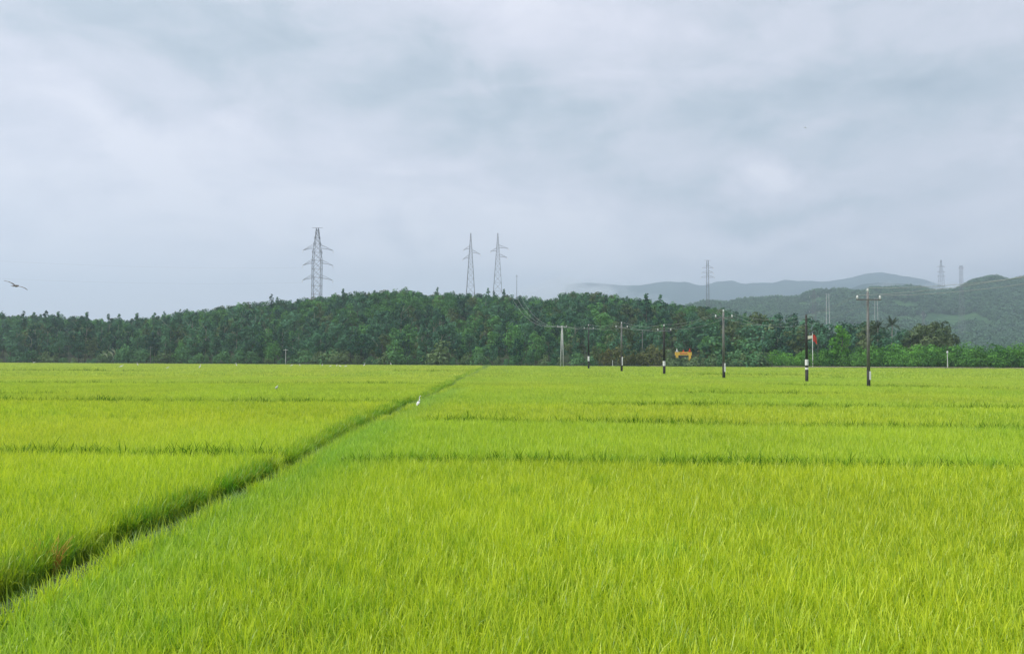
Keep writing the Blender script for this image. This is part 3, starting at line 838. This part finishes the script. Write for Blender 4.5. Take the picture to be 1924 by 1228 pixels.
# ---- the rest of the wooded hill, and woods on the far hill
src = []
for kd in ('round', 'tall', 'fresh', 'olive'): src += [(kd, i) for i in range(len(KIND[kd][0]))]
src = sorted(src)
def joined(kd, i):
    cr, tr, h0 = KIND[kd]; a, b = cr[i], tr[i]
    o1 = bpy.data.objects.new('t1', a); o2 = bpy.data.objects.new('t2', b)
    va = [tuple(v.co) for v in a.vertices]; fa = [tuple(p.vertices) for p in a.polygons]
    ti = [d.value for d in a.attributes['tint'].data]
    n = len(va); va += [tuple(v.co) for v in b.vertices]; fb = [tuple(q + n for q in p.vertices) for p in b.polygons]
    m = new_mesh('hill_tree', va, fa + fb, a.materials[0], False, ti + [0.4] * (len(va) - n))
    m.materials.append(b.materials[0])
    m.polygons.foreach_set('material_index', [0] * len(fa) + [1] * len(fb))
    return m
hill_meshes = [joined(kd, i) for kd, i in src]
source('hill_trees', hill_meshes)
rows = []
for y0_ in np.arange(262, 470, 6.0):
    for x in np.arange(-330, 215, 6.0):
        xx = x + rng.uniform(-3, 3); yy = y0_ + rng.uniform(-3, 3); off = yy - edge_y(xx); px = px_of(xx, yy)
        inframe = -25 <= px <= 1425
        if off < (46 if inframe else 7): continue
        if px > 1440: continue
        c_ = min(cap(px, xx, yy), 16)
        pr = 0.30 if px > 850 else 0.22
        kd = rng.choice(['round', 'tall', 'fresh', 'olive'], p=[0.34, 0.18, 0.36, 0.12])
        cand = [i for i, s in enumerate(src) if s[0] == kd]; i = int(rng.choice(cand)); h0 = KIND[kd][2]
        h = min(rng.uniform(6.5, 12.0), max(5.0, c_ * rng.uniform(0.78, 1.12)))
        s = h / h0
        rows.append((xx, yy, ground_z(xx, yy) - 0.2, 0, 0, rng.uniform(0, 6.28), s * rng.uniform(0.95, 1.25), s, i))
a = np.array(rows)
scatter('hill_woodland', a[:, :3], a[:, 3:6], a[:, [6, 6, 7]], a[:, 8], 'hill_trees', 'dense green woodland covering the low hill up to the ridge')
# pointed trees standing above the ridge line
for px, ty, lab in ((510, 551, 'thin dark pointed tree left of the three armed pylon, taller of a pair'), (521, 557, 'shorter pointed tree beside a taller one, left of the three armed pylon'),
                    (645, 541, 'small reddish pointed tree on the ridge just right of the three armed pylon'), (110, 582, 'pointed tree top above the left wood, below the flying bird'), (44, 580, 'broad pointed tree top near the left edge'),
                    (917, 540, 'narrow dark tree between the two slim pylons'), (928, 545, 'small dark tree under the left leg of the right slim pylon'), (947, 542, 'small dark tree under the right leg of the right slim pylon'), (309, 581, 'slim pointed tree on the rising ridge at left'),
                    (7, 582, 'pointed tree top in the corner of the left wood'), (64, 584, 'second pointed top right of the broad pointed one'), (86, 580, 'thin airy pointed tree in the left wood right of the bird'),
                    (164, 583, 'rounded pointed top above the dip in the left wood'), (205, 587, 'pointed top in the lowest dip of the left wood'), (224, 587, 'pointed top just right of the dip in the left wood'), (258, 585, 'pointed tree above the pale reeds'),
                    (290, 584, 'pointed tree above the grey pole of the left wood'), (339, 578, 'pointed tree where the ridge begins to climb'), (351, 576, 'taller pointed tree where the ridge begins to climb'),
                    (822, 538, 'pale slim tree on the ridge left of the slim pylons'), (1215, 550, 'slim tree rising above the wood right of the misty gap'), (1241, 553, 'pointed tree rising above the wood left of the distant pylon')):
    Y = 372 if 300 < px < 1150 else 290 if px > 1000 else 345
    p = at(px, ty + (3 if px < 360 else 1), Y); gz = near_h(p.x, p.y)
    o = plant('tall' if px < 300 and px % 2 else 'cone', p.x, p.y, p.z - gz, 'x', '', '', 'pointed_tree', width=rng.uniform(1.0, 1.5) * (0.7 if px < 300 and px % 2 else 1.0)); REG.pop()
    tag(o, lab, 'tree', 'pointed trees along the ridge')

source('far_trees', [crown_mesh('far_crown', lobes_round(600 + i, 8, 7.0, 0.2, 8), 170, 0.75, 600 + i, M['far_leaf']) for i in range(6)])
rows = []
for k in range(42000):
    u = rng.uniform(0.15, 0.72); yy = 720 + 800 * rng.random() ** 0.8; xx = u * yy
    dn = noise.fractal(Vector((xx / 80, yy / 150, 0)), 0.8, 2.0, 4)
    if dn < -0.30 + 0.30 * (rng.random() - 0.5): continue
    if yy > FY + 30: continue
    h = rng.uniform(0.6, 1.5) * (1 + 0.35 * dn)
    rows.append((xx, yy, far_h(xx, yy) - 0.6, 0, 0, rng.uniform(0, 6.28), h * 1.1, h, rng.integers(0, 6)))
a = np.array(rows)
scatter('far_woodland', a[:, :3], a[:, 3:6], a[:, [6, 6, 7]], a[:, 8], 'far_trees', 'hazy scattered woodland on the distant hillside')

# ------------------------------------------------------------------ pylons
def pylon(px, ytop, ybase, Y, wpx, arms, label, thick=0.20, narrow_top=True, waist=0.55, wtop=0.18, top_bar=0, arms_down=0.0, neck=0.0, name='pylon'):
    """four legged lattice tower; widths in photo pixels at depth Y"""
    waist_r = 0.45; neck = max(waist, neck); k = Y / F; thick = (0.7 if Y < 450 else 0.55 if Y < 600 else 0.36) * k; b0 = at(px, ybase, Y); t0 = at(px, ytop, Y); zb = min(b0.z, (far_h(b0.x, Y) if Y > 560 else near_h(b0.x, Y))) - 0.5; H = t0.z - zb
    o = empty(name, (b0.x, Y, zb)); Hm = lambda yy: (z_at(px, yy, Y) - zb)
    wb = wpx * k; hw_ = H * waist
    def half(z):
        z = max(0, min(H, z))
        ww = wb * (1 - waist_r * z / hw_) if z < hw_ else wb * (1 - waist_r) * (1 - (1 - wtop) * max(0, (z / H - neck) / (1 - neck)))
        return ww / 2
    for sx in (-1, 1):
        for sy in (-1, 1):
            m = MB(); m.tube([(sx * half(z), sy * half(z), z) for z in (0, hw_ * 0.5, hw_, (hw_ + H) / 2, H)], thick * 0.6, 4); m.build('leg', M['steel'], o)
    m = MB(); z = 0.0
    while z < H - 1:
        dz = max(2.0 if Y < 600 else 8.0, half(z) * 2.0); z2 = min(H, z + dz); h1, h2 = half(z), half(z2)
        for (ax, ay, bx_, by_) in ((-1, -1, 1, -1), (1, -1, 1, 1), (1, 1, -1, 1), (-1, 1, -1, -1)):
            m.tube([(ax * h1, ay * h1, z), (bx_ * h2, by_ * h2, z2)], thick * (0.40 if Y < 450 else 0.24), 3)
            m.tube([(bx_ * h1, by_ * h1, z), (ax * h2, ay * h2, z2)], thick * (0.40 if Y < 450 else 0.24), 3)
            m.tube([(ax * h2, ay * h2, z2), (bx_ * h2, by_ * h2, z2)], thick * (0.40 if Y < 450 else 0.24), 3)
        z = z2
    br = m.build('bracing', M['steel'], o); br['kind'] = 'stuff'
    ends = []
    for (ay, l, r_) in arms:
        za = Hm(ay); hh = half(za)
        for s, ln in ((-1, l), (1, r_)):
            if not ln: continue
            L = ln * k; d = arms_down * L; m = MB()
            for sy in (-1, 1):
                m.tube([(s * hh, sy * hh, za), (s * (hh + (L - hh) * 0.5), sy * hh * 0.5, za - d * 0.35), (s * L, 0, za - d)], thick * 0.36, 4)
                m.tube([(s * hh, sy * hh, za + 1.7), (s * (hh + (L - hh) * 0.5), sy * hh * 0.5, za + 0.8 - d * 0.35), (s * L, 0, za - d)], thick * 0.36, 4)
            m.build('crossarm', M['steel'], o)
            m = MB(); m.tube([(s * L, 0, za - d), (s * L, 0, za - d - 1.3)], 0.13, 5); m.build('insulator', M['porcelain'], o)
            ends.append((s, Vector((b0.x + s * L, Y, zb + za - d - 1.3))))
    if top_bar:
        m = MB(); m.tube([(-top_bar * k, 0, H), (top_bar * k, 0, H)], thick * 0.5, 4); m.build('top_bar', M['steel'], o)
    tag(o, label, 'pylon'); return ends
eA = pylon(595, 428, 566, 430, 29, [(466, 27, 30), (494, 27, 30), (522, 27, 30)], 'tallest three armed lattice pylon on the ridge at left', thick=0.26, wtop=0.25, top_bar=10, arms_down=0.16, waist=0.27, neck=0.73)
eB = pylon(884, 438, 560, 520, 28, [(467, 14, 0), (474, 0, 18), (484, 15, 0)], 'slim tapering pylon, left one of the pair on the hill', thick=0.24, wtop=0.05, waist=0.5, arms_down=0.2)
eC = pylon(935, 438, 562, 520, 30, [(465, 0, 20), (471, 14, 0), (482, 0, 18)], 'slim tapering pylon, right one of the pair on the hill', thick=0.24, wtop=0.05, waist=0.5, arms_down=0.1)
eD = pylon(1330, 489, 590, 620, 11, [(503, 10, 11), (512, 11, 11), (521, 13, 13)], 'grey pylon rising above the wood before the blue mountains', thick=0.34, wtop=0.5, waist=0.3, top_bar=6)
eE = pylon(1769, 488, 550, 1500, 11, [(501, 8, 8), (511, 8, 8), (519, 8, 8)], 'faint taller pylon on the hazy right hill crest', thick=0.42, wtop=0.15)
eF = pylon(1808, 499, 636, 950, 10, [(504, 5, 5)], 'faint squat pylon beside a taller one on the right hill crest', thick=0.42, wtop=0.7)
pylon(1530, 545, 612, 700, 13, [(556, 8, 8), (570, 9, 9), (584, 9, 9)], 'very faint pylon standing in haze before the right hill', thick=0.20, wtop=0.4)
pylon(1735, 584, 612, 700, 6, [(590, 4, 4)], 'small pale pylon low on the hazy hillside', thick=0.22, wtop=0.8)
# slim mast
p = at(971, 516, 420); gz = near_h(p.x, 420); o = empty('mast', (p.x, 420, gz)); m = MB(); m.tube([(0, 0, 0), (0, 0, p.z - gz)], [0.22, 0.10], 6); m.build('shaft', M['steel'], o)
m = MB(); m.tube([(-0.7, 0, p.z - gz - 0.8), (0.7, 0, p.z - gz - 0.8)], 0.07, 4); m.build('crossarm', M['steel'], o)
tag(o, 'thin lone mast on the hill right of the slim pylons', 'mast')

def wire(p, q, sag, r, material, label, group, name='power_line'):
    p, q = Vector(p), Vector(q); m = MB(); pts = []
    for i in range(25):
        t = i / 24; a = p.lerp(q, t); a.z -= sag * 4 * t * (1 - t); pts.append(a)
    m.tube(pts, r, 4); o = m.build(name, material); tag(o, label, 'power line', group); return o
rows_ = ['top', 'middle', 'bottom']
for i, (s, e) in enumerate([e for e in eA if e[0] < 0][1:]):
    wire(e, (-420, 330, 62 - 9 * i), 7, 0.016, M['wire'], f'faint {rows_[i]} conductor from the three armed pylon out to the left edge', 'conductors of the far pylons')
# ------------------------------------------------------------------ poles across the paddies
POLE_TOP = {}
def pole(px, ybase, ytop, style, label, wpx, lean=0.0):
    bse = on(px, ybase); Y = bse.y; tz = z_at(px, ytop, Y); k = Y / F; r0 = wpx * k / 2
    o = empty('utility_pole', (bse.x, Y, 0)); o.rotation_euler = (0, lean, 0)
    dark = style in ('dark',); body = M['tar'] if dark else M['conc']
    zb = z_at(px, (ybase - 28) if style == 'grey' else (ybase - 20), Y) if style != 'twin' else 0
    if style == 'twin':
        for s in (-1, 1):
            m = MB(); m.tube([(s * 0.42, 0, -0.3), (s * 0.10, 0, tz)], [0.15, 0.10], 8); m.build('shaft', M['conc_pale'], o, True)
        m = MB(); m.box((0, -0.16, tz - 0.35), (2.6, 0.12, 0.14)); m.build('crossarm', M['conc_pale'], o)
        for x in (-1.2, 0, 1.2):
            m = MB(); m.tube([(x, -0.16, tz - 0.28), (x, -0.16, tz - 0.05), (x, -0.16, tz + 0.12)], [0.05, 0.11, 0.06], 6); m.build('insulator', M['porcelain'], o)
            POLE_TOP.setdefault(px, []).append(Vector((bse.x + x, Y - 0.16, tz + 0.1)))
    else:
        m = MB(); m.tube([(0, 0, -0.3), (0, 0, zb)], [r0 * 1.12, r0 * 1.08], 10); m.build('pole_base', M['tar'], o, True)
        m = MB(); m.tube([(0, 0, zb - 0.01), (0, 0, tz)], [r0 * 1.04, r0 * 0.72], 10); m.build('shaft', body, o, True)
        # painted bands: a flat white plate for grey poles, full rings for the tarred ones
        if style == 'grey':
            q = [z_at(px, ybase - 10, Y), z_at(px, ybase - 26, Y)]
            m = MB(); m.box((r0 * 0.55, -r0 * 0.98, sum(q) / 2), (r0 * 1.1, r0 * 0.45, q[1] - q[0])); m.build('white_plate', M['white'], o)
        else:
            for y1, y2 in ((ybase - 20, ybase - 24), (ybase - 28, ybase - 39)) if wpx > 5 else ((ybase - 13, ybase - 22),):
                q = [z_at(px, y1, Y), z_at(px, y2, Y)]
                m = MB(); m.tube([(0, 0, q[0]), (0, 0, q[1])], r0 * 1.14, 10); m.build('white_band', M['white'], o)
        if px == 1516: tag(o, label, 'utility pole', 'utility poles crossing the paddies'); return o
        m = MB(); zc = tz - 0.75; m.box((0, -r0 - 0.05, zc), (2.3, 0.10, 0.12)); m.build('crossarm', M['conc'] if not dark else M['steel'], o)
        for x, zi in ((-1.05, zc + 0.06), (1.05, zc + 0.06), (0, tz)):
            m = MB(); m.tube([(x, -r0 - 0.05 if x else 0, zi), (x, -r0 - 0.05 if x else 0, zi + 0.14), (x, -r0 - 0.05 if x else 0, zi + 0.34)], [0.05, 0.11, 0.06], 6); m.build('insulator', M['porcelain'], o)
            POLE_TOP.setdefault(px, []).append(Vector((bse.x + x, Y - r0 - 0.05, zi + 0.34)))
        POLE_TOP[px] = [POLE_TOP[px][0], POLE_TOP[px][2], POLE_TOP[px][1]]
    tag(o, label, 'utility pole', 'utility poles crossing the paddies'); return o
pole(1632, 723, 548, 'grey', 'tallest grey concrete pole with dark foot and white plate, nearest of the row', 5.8, 0.004)
pole(1516, 714, 591, 'dark', 'black pole with bold white bands near the red flag', 5.3)
pole(1360, 708, 586, 'grey', 'grey pole with white insulators standing right of the orange gateway', 5.0)
pole(1248, 700, 613, 'dark', 'black pole with one white band just left of the orange gateway', 4.6)
pole(1168, 696, 608, 'grey', 'slim grey pole midway between the white twin pole and the gateway', 3.8)
pole(1106, 691, 612, 'dark', 'slim dark pole just right of the white twin pole', 3.2)
pole(1056, 687.5, 612, 'twin', 'white twin legged pole at the far edge of the paddies', 4)
seq = [1056, 1106, 1168, 1248, 1360]
PN = {1056: 'white twin pole', 1106: 'slim dark pole', 1168: 'slim grey pole', 1248: 'black banded pole', 1360: 'grey insulator pole', 1632: 'tallest pole'}
pairs = [(a_, b_, 0.5) for a_, b_ in zip(seq[:-1], seq[1:])] + [(1360, 1632, 2.0)]
for a_, b_, sg in pairs:
    for i in range(3):
        wire(POLE_TOP[a_][i], POLE_TOP[b_][i], sg + 0.1 * i, 0.015 if sg < 1 else 0.010, M['wire'], f'{("left", "middle", "right")[i]} sagging wire between the {PN[a_]} and the {PN[b_]}', 'wires strung between the poles')
for i in range(3):
    e = at(2120, 480 + 9 * i, 52); wire(POLE_TOP[1632][i], e, 0.5, 0.018, M['wire'], f'{("left", "middle", "right")[i]} wire from the tallest pole to the right edge', 'wires strung between the poles')
for i in range(3):
    e = at(955 + 9 * i, 545, 330); wire(e, POLE_TOP[1056][i], 5.0, 0.03, M['wire'], f'{("left", "middle", "right")[i]} wire climbing the hill from the white twin pole', 'wires strung between the poles')
# small posts and far poles
def post(px, ytop, off, r, material, label, cap_=False, arm=False, name='post', Y=None, twin=0):
    u = (px - 962) / F; y = Y or (243 + off) / (1 + 0.3 * u); p = at(px, ytop, y); gz = (far_h(p.x, y) if y > 520 else near_h(p.x, y)) if off > 2 or Y else 0.3
    o = empty(name, (p.x, y, gz)); H = p.z - gz
    for s in ((-1, 1) if twin else (0,)):
        m = MB(); m.tube([(s * twin, 0, -0.3), (s * twin * 0.5, 0, H)], [r * 1.2, r], 6); m.build('shaft', material, o)
    if cap_: m = MB(); m.tube([(0, 0, H + 0.003), (0, 0, H + 0.35), (0, 0, H + 0.55)], [r * 2.4, r * 2.8, r], 8); m.build('lamp_head', M['porcelain'], o)
    if arm: m = MB(); m.box((0, -r - 0.06, H - 0.4), (1.6 if not twin else 4.0, 0.09, 0.12)); m.build('crossarm', material, o)
    tag(o, label, 'post' if not arm else 'utility pole'); return o
post(283, 650, 3.0, 0.09, M['conc'], 'thin grey pole before the left wood, right of the pale reeds', arm=True)
post(537, 655, 3.0, 0.09, M['conc_pale'], 'short thin pale pole at the foot of the wood below the three armed pylon', arm=True)
post(826, 662, 3.0, 0.10, M['conc_pale'], 'short post with a white head at the foot of the hill', cap_=True)
post(1780, 663, 3.6, 0.09, M['conc_pale'], 'slim post with a white cap in front of the hedge', cap_=True)
post(1207, 622, 9.0, 0.12, M['conc'], 'thin grey pole half hidden among trees right of the slim grey pole', arm=True)
post(1151, 676, 1.2, 0.08, M['conc_pale'], 'tiny white stake beside the paddy edge near the slim grey pole')
post(1555, 552, 40, 0.15, M['conc_pale'], 'pale twin mast in the haze right of the red flag', twin=1.6, Y=560, arm=True)
post(1646, 560, 40, 0.12, M['conc_pale'], 'faint twin mast in the haze just right of the tallest pole', twin=1.8, Y=590, arm=True)

# ------------------------------------------------------------------ gateway and flag
u = (1284 - 962) / F; Y = 247.5 / (1 + 0.3 * u); gpos = at(1284, 670, Y); k = Y / F
o = empty('gateway', (gpos.x, Y, 0.45)); zt = z_at(1284, 661, Y) - 0.45; zl = z_at(1284, 667, Y) - 0.45
for s in (-1, 1):
    m = MB(); m.box((s * 1.85, 0, zl / 2), (0.62, 0.62, zl)); m.box((s * 1.85, 0, 0.25), (0.9, 0.9, 0.5)); m.build('gate_post', M['orange'], o)
    m = MB(); m.box((s * 1.85, 0, zt + 0.12), (0.86, 0.86, 0.16)); m.tube([(s * 1.85, 0, zt + 0.2), (s * 1.85, 0, zt + 0.55), (s * 1.85, 0, zt + 1.15)], [0.26, 0.16, 0.02], 6); m.build('finial', M['conc_pale'] if s < 0 else M['red'], o)
m = MB(); m.box((0, 0, (zl + zt) / 2 + 0.004), (4.75, 0.66, zt - zl)); m.build('lintel', M['orange'], o)
m = MB(); m.box((0, -0.36, (zl + zt) / 2 + 0.05), (2.2, 0.05, (zt - zl) * 0.42)); m.build('name_panel', mat('salmon_panel', (0.66, 0.20, 0.08), 0.7, 2.0, 0.2), o)
m = MB(); m.tube([(0, 0, zt + 0.002), (0, 0, zt + 0.25), (0, 0, zt + 0.62)], [0.30, 0.22, 0.03], 6); m.build('crest', M['red'], o)
for s in (-1, 1):
    m = MB(); x0_, x1_ = (0.02, 1.52) if s > 0 else (-1.52, -0.02)
    for i in range(7):
        x = x0_ + (x1_ - x0_) * (i + 0.5) / 7; m.tube([(x, 0, 0.1), (x, 0, 2.0)], 0.03, 4)
    m.box(((x0_ + x1_) / 2, 0, 0.2), (1.5, 0.06, 0.08)); m.box(((x0_ + x1_) / 2, 0, 1.9), (1.5, 0.06, 0.08)); gl = m.build('gate_leaf', M['tar'], o); gl['kind'] = 'stuff'
tag(o, 'small orange yellow gateway with finials, half hidden by grey green shrubs', 'gateway')

u = (1527 - 962) / F; Y = 247.5 / (1 + 0.3 * u); p = at(1526.5, 627, Y); o = empty('flagpole', (p.x, Y, 0.3)); H = p.z - 0.3
m = MB(); m.tube([(0, 0, 0), (0, 0, H)], [0.10, 0.07], 8); m.build('shaft', M['white'], o)
m = MB(); m.tube([(0, 0, H + 0.001), (0, 0, H + 0.12), (0, 0, H + 0.22)], [0.09, 0.12, 0.02], 8); m.build('finial', M['white'], o)
def cloth(w_, h_, sx, seed, name, material, sagx):
    v, f = [], []; nx, nz = 10, 8
    for j in range(nz + 1):
        for i in range(nx + 1):
            a, b = i / nx, j / nz
            x = sx * a * w_; y = 0.14 * math.sin(a * 8 + seed + b * 2) * a; z = -b * h_ - sagx * a * a
            v.append((x, y, z))
    n0 = len(v); v += [(x, y + 0.02, z) for x, y, z in v]
    for j in range(nz):
        for i in range(nx):
            q = j * (nx + 1) + i; f.append((q, q + 1, q + nx + 2, q + nx + 1)); q += n0; f.append((q, q + nx + 1, q + nx + 2, q + 1))
    return link(name, new_mesh(name, v, f, material, True))
fl = cloth(1.1, 1.9, 1, 0.3, 'flag', M['red'], 1.0); fl.location = (p.x + 0.09, Y, H + 0.2); tag(fl, 'red flag hanging limp from the pole above the hedge', 'flag')
fl = cloth(1.25, 0.9, -1, 1.3, 'flag', M['cream'], 0.25); fl.location = (p.x - 0.09, Y, H - 0.1); tag(fl, 'cream flag on the left side of the pole above the hedge', 'flag')
tag(o, 'white flagpole behind the hedge carrying a red and a cream flag', 'flagpole')

# ------------------------------------------------------------------ egrets
def egret(pose):
    o = empty('egret', (0, 0, 0))
    if pose == 0:    # upright, long S neck
        pts = [(-0.17, 0, 0.24), (-0.13, 0, 0.32), (-0.07, 0, 0.41), (-0.01, 0, 0.50), (0.04, 0, 0.58), (0.05, 0, 0.66), (0.03, 0, 0.74), (0.04, 0, 0.81), (0.08, 0, 0.85), (0.13, 0, 0.84)]
        rad = [0.01, 0.05, 0.085, 0.08, 0.045, 0.025, 0.020, 0.020, 0.028, 0.012]
    else:            # hunched, neck drawn in and leaning forward
        pts = [(-0.30, 0, 0.36), (-0.20, 0, 0.40), (-0.06, 0, 0.44), (0.08, 0, 0.50), (0.16, 0, 0.55), (0.22, 0, 0.60), (0.27, 0, 0.63), (0.32, 0, 0.63)]
        rad = [0.01, 0.05, 0.085, 0.075, 0.045, 0.028, 0.030, 0.012]
    m = MB(); m.tube(pts, rad, 10); part(m.build('body', M['feather'], o, True), o)
    e = Vector(pts[-1]); m = MB(); m.tube([e - Vector((0.01, 0, 0)), e + Vector((0.06, 0, -0.008)), e + Vector((0.13, 0, -0.02))], [0.012, 0.008, 0.002], 6); part(m.build('bill', M['bill'], o), o)
    for s in (-1, 1):
        m = MB(); m.tube([(-0.03, s * 0.03, 0.40), (0.0, s * 0.03, 0.22), (-0.02, s * 0.03, 0.0)], 0.008, 5); part(m.build('leg', M['legs'], o), o)
        m = MB(); w0 = [(-0.20, s * 0.02, 0.20), (-0.10, s * 0.075, 0.36), (0.01, s * 0.08, 0.50)] if pose == 0 else [(-0.40, s * 0.02, 0.36), (-0.15, s * 0.085, 0.40), (0.03, s * 0.09, 0.47)]
        m.tube(w0, [0.008, 0.04, 0.03], 6, [1.0, 0.5, 0.5]); part(m.build('wing', M['feather'], o, True), o)
    return o
E = [egret(0), egret(1)]
used = [False, False]
spots = [(787, 764, 16.5, 0, 0.6, 'large white egret standing on the long bund'), (520, 732, 9, 1, -1.0, 'lone white egret crouching in the middle of the left paddies'),
         (376, 691, 8.5, 0, 0.2, 'brightest distant egret standing left of centre in the far left paddy'), (444, 687, 6, 0, 2.8, 'white egret second from the brightest distant one, towards the pylon'), (228, 690, 5, 1, 0.4, 'small egret low in the rice below the pale reeds'),
         (258, 686, 6.5, 0, 3.0, 'slim egret at the far edge right of the pale reeds'), (548, 688, 4, 1, 0.2, 'crouched egret just right of the short thin pole'), (563, 687, 4.5, 0, 2.9, 'upright tiny egret right of the short thin pole'),
         (606, 687, 5, 0, 0.5, 'thin egret below the three armed pylon'), (621, 689, 3.5, 1, 0.2, 'leftmost egret of the tight flock below the pylon'), (633, 688, 5.5, 0, 0.2, 'tallest egret in the tight flock below the pylon'),
         (639, 689, 3.5, 1, 2.9, 'third egret of the tight flock below the pylon'), (650, 689.5, 4, 1, 0.1, 'rightmost egret of the tight flock below the pylon'), (685, 687, 6.5, 0, 0.3, 'egret right of the tight flock, before dark shrubs'),
         (734, 685, 5.5, 0, 2.7, 'egret at the foot of the wood farthest right of the white birds'), (315, 692, 3.5, 1, 0.3, 'faint egret between the slim and the brightest one'), (64, 682, 3, 1, 0.3, 'tiny egret at the paddy edge near the left frame edge')]
for px, yb, hp, ps, rz, lab in spots:
    b = on(px, yb, 0.72 if yb < 740 else 0.45)
    Y = min(b.y, edge_y(b.x) - 1.0); b = at(px, yb, Y)
    vis = hp * Y / F
    s = max(0.55, min(1.5, vis / (0.62 if ps == 0 else 0.42)))
    if px == 787: s = 0.95; b = at(px, yb, Y); zoff = 0.20
    else: zoff = 0.25 * s
    e = E[ps] if not used[ps] else copy_tree(E[ps]); used[ps] = True
    e.location = (b.x, Y, b.z - zoff); e.rotation_euler = (0, 0, rz); e.scale = (s, s, s)
    tag(e, lab, 'egret', 'white egrets in the paddies')

def flyer(name, p, span, material, label, rz, roll, pitch=0.0):
    o = empty(name, p); o.rotation_euler = (roll, pitch, rz); s = span
    m = MB(); m.tube([(0, -0.24 * s, 0), (0, -0.12 * s, 0), (0, 0.0, 0), (0, 0.12 * s, 0.0), (0, 0.20 * s, 0.01 * s), (0, 0.25 * s, 0)], [0.03 * s, 0.025 * s, 0.05 * s, 0.045 * s, 0.03 * s, 0.006 * s], 8); m.build('body', material, o, True)
    for q in (-1, 1):
        v = []
        for t, c0, c1, z in ((0.03, 0.09, -0.07, 0.0), (0.2, 0.12, -0.06, 0.045), (0.34, 0.09, -0.04, 0.05), (0.5, -0.01, -0.05, 0.02)):
            v += [(q * t * s, c0 * s, z * s), (q * t * s, c1 * s, z * s), (q * t * s, (c0 + c1) / 2 * s, z * s + 0.014 * s)]
        f = []
        for i in range(3):
            a = i * 3; f += [(a, a + 3, a + 5, a + 2), (a + 2, a + 5, a + 4, a + 1), (a + 1, a + 4, a + 3, a)]
        f += [(0, 2, 1), (9, 10, 11)]
        link('wing', new_mesh('wing', v, f, material, True), o)
    m = MB(); m.add([(0, -0.2 * s, 0.004), (-0.06 * s, -0.36 * s, 0), (0.06 * s, -0.36 * s, 0), (0, -0.2 * s, -0.004), (-0.06 * s, -0.36 * s, -0.005), (0.06 * s, -0.36 * s, -0.005)], [(0, 1, 2), (3, 5, 4), (0, 3, 4, 1), (1, 4, 5, 2), (2, 5, 3, 0)]); m.build('tail', material, o)
    tag(o, label, 'bird')
flyer('flying_bird', at(30, 537, 26), 0.76, M['kite'], 'brown bird gliding with spread wings above the left wood', R(10), R(6), R(22))
flyer('flying_bird', at(1513, 240, 120), 0.65, M['feather'], 'tiny white bird high in the grey sky', R(70), R(15))
flyer('flying_bird', at(1918, 519, 130), 0.75, M['kite'], 'small dark bird above the right hill crest', R(40), R(10))

# ------------------------------------------------------------------ mist and haze
def vol_mat(name, col, dens, aniso=0.2):
    m = bpy.data.materials.new(name); m.use_nodes = True; t = m.node_tree; t.nodes.clear()
    o = N(t, 'ShaderNodeOutputMaterial'); v = N(t, 'ShaderNodeVolumePrincipled')
    v.inputs['Color'].default_value = (*col, 1); v.inputs['Density'].default_value = dens; v.inputs['Anisotropy'].default_value = aniso
    t.links.new(v.outputs[0], o.inputs['Volume']); return m
mist = vol_mat('mist', (0.97, 0.98, 1.0), 0.011)
def mist_bank(px, py, Y, sx, sz, seed, label, dens=None):
    r = np.random.default_rng(seed); p = at(px, py, Y); k = Y / F
    import bmesh
    bm = bmesh.new(); bmesh.ops.create_icosphere(bm, subdivisions=4, radius=1.0)
    for v in bm.verts:
        d = v.co.normalized(); n_ = noise.fractal(d * 1.4 + Vector((seed, 0, 0)), 0.8, 2.1, 4)
        v.co = Vector((d.x * sx * k, d.y * sx * k * 0.5, d.z * sz * k)) * (1 + 0.45 * n_)
    me = bpy.data.meshes.new('mist_bank'); bm.to_mesh(me); bm.free(); me.materials.append(mist if dens is None else vol_mat('thin_mist', (0.97, 0.98, 1.0), dens)); me.shade_smooth()
    o = link('mist_bank', me); o.location = p; tag(o, label, kind='stuff')
mist_bank(1060, 560, 3700, 90, 34, 1, 'white mist hiding the left end of the mountains', 0.0060)
mist_bank(1100, 545, 3600, 50, 20, 2, 'low cloud drifting off the left end of the mountains', 0.0040)
mist_bank(1150, 545, 3650, 42, 18, 5, 'thin mist over the mountain foot', 0.0032)
mist_bank(1200, 562, 3600, 60, 12, 6, 'low veil of mist along the mountain foot', 0.0020)
mist_bank(1665, 540, 2150, 34, 10, 3, 'wisp of mist rising behind the right hill', 0.0055)
mist_bank(1770, 545, 2100, 60, 14, 4, 'mist between mountain and the right hill crest', 0.0040)

b = MB(); X0, X1, Y0, Y1, Z0, Z1 = -6500, 6500, -600, 5900, -4.0, 540.0
b.box(((X0 + X1) / 2, (Y0 + Y1) / 2, (Z0 + Z1) / 2), (X1 - X0, Y1 - Y0, Z1 - Z0))
hz = b.build('haze', None); hm = vol_mat('haze_air', (0.75, 0.87, 1.0), 0.00030, 0.35); hz.data.materials.append(hm)
tag(hz, 'thin humid haze over the whole valley', kind='stuff')
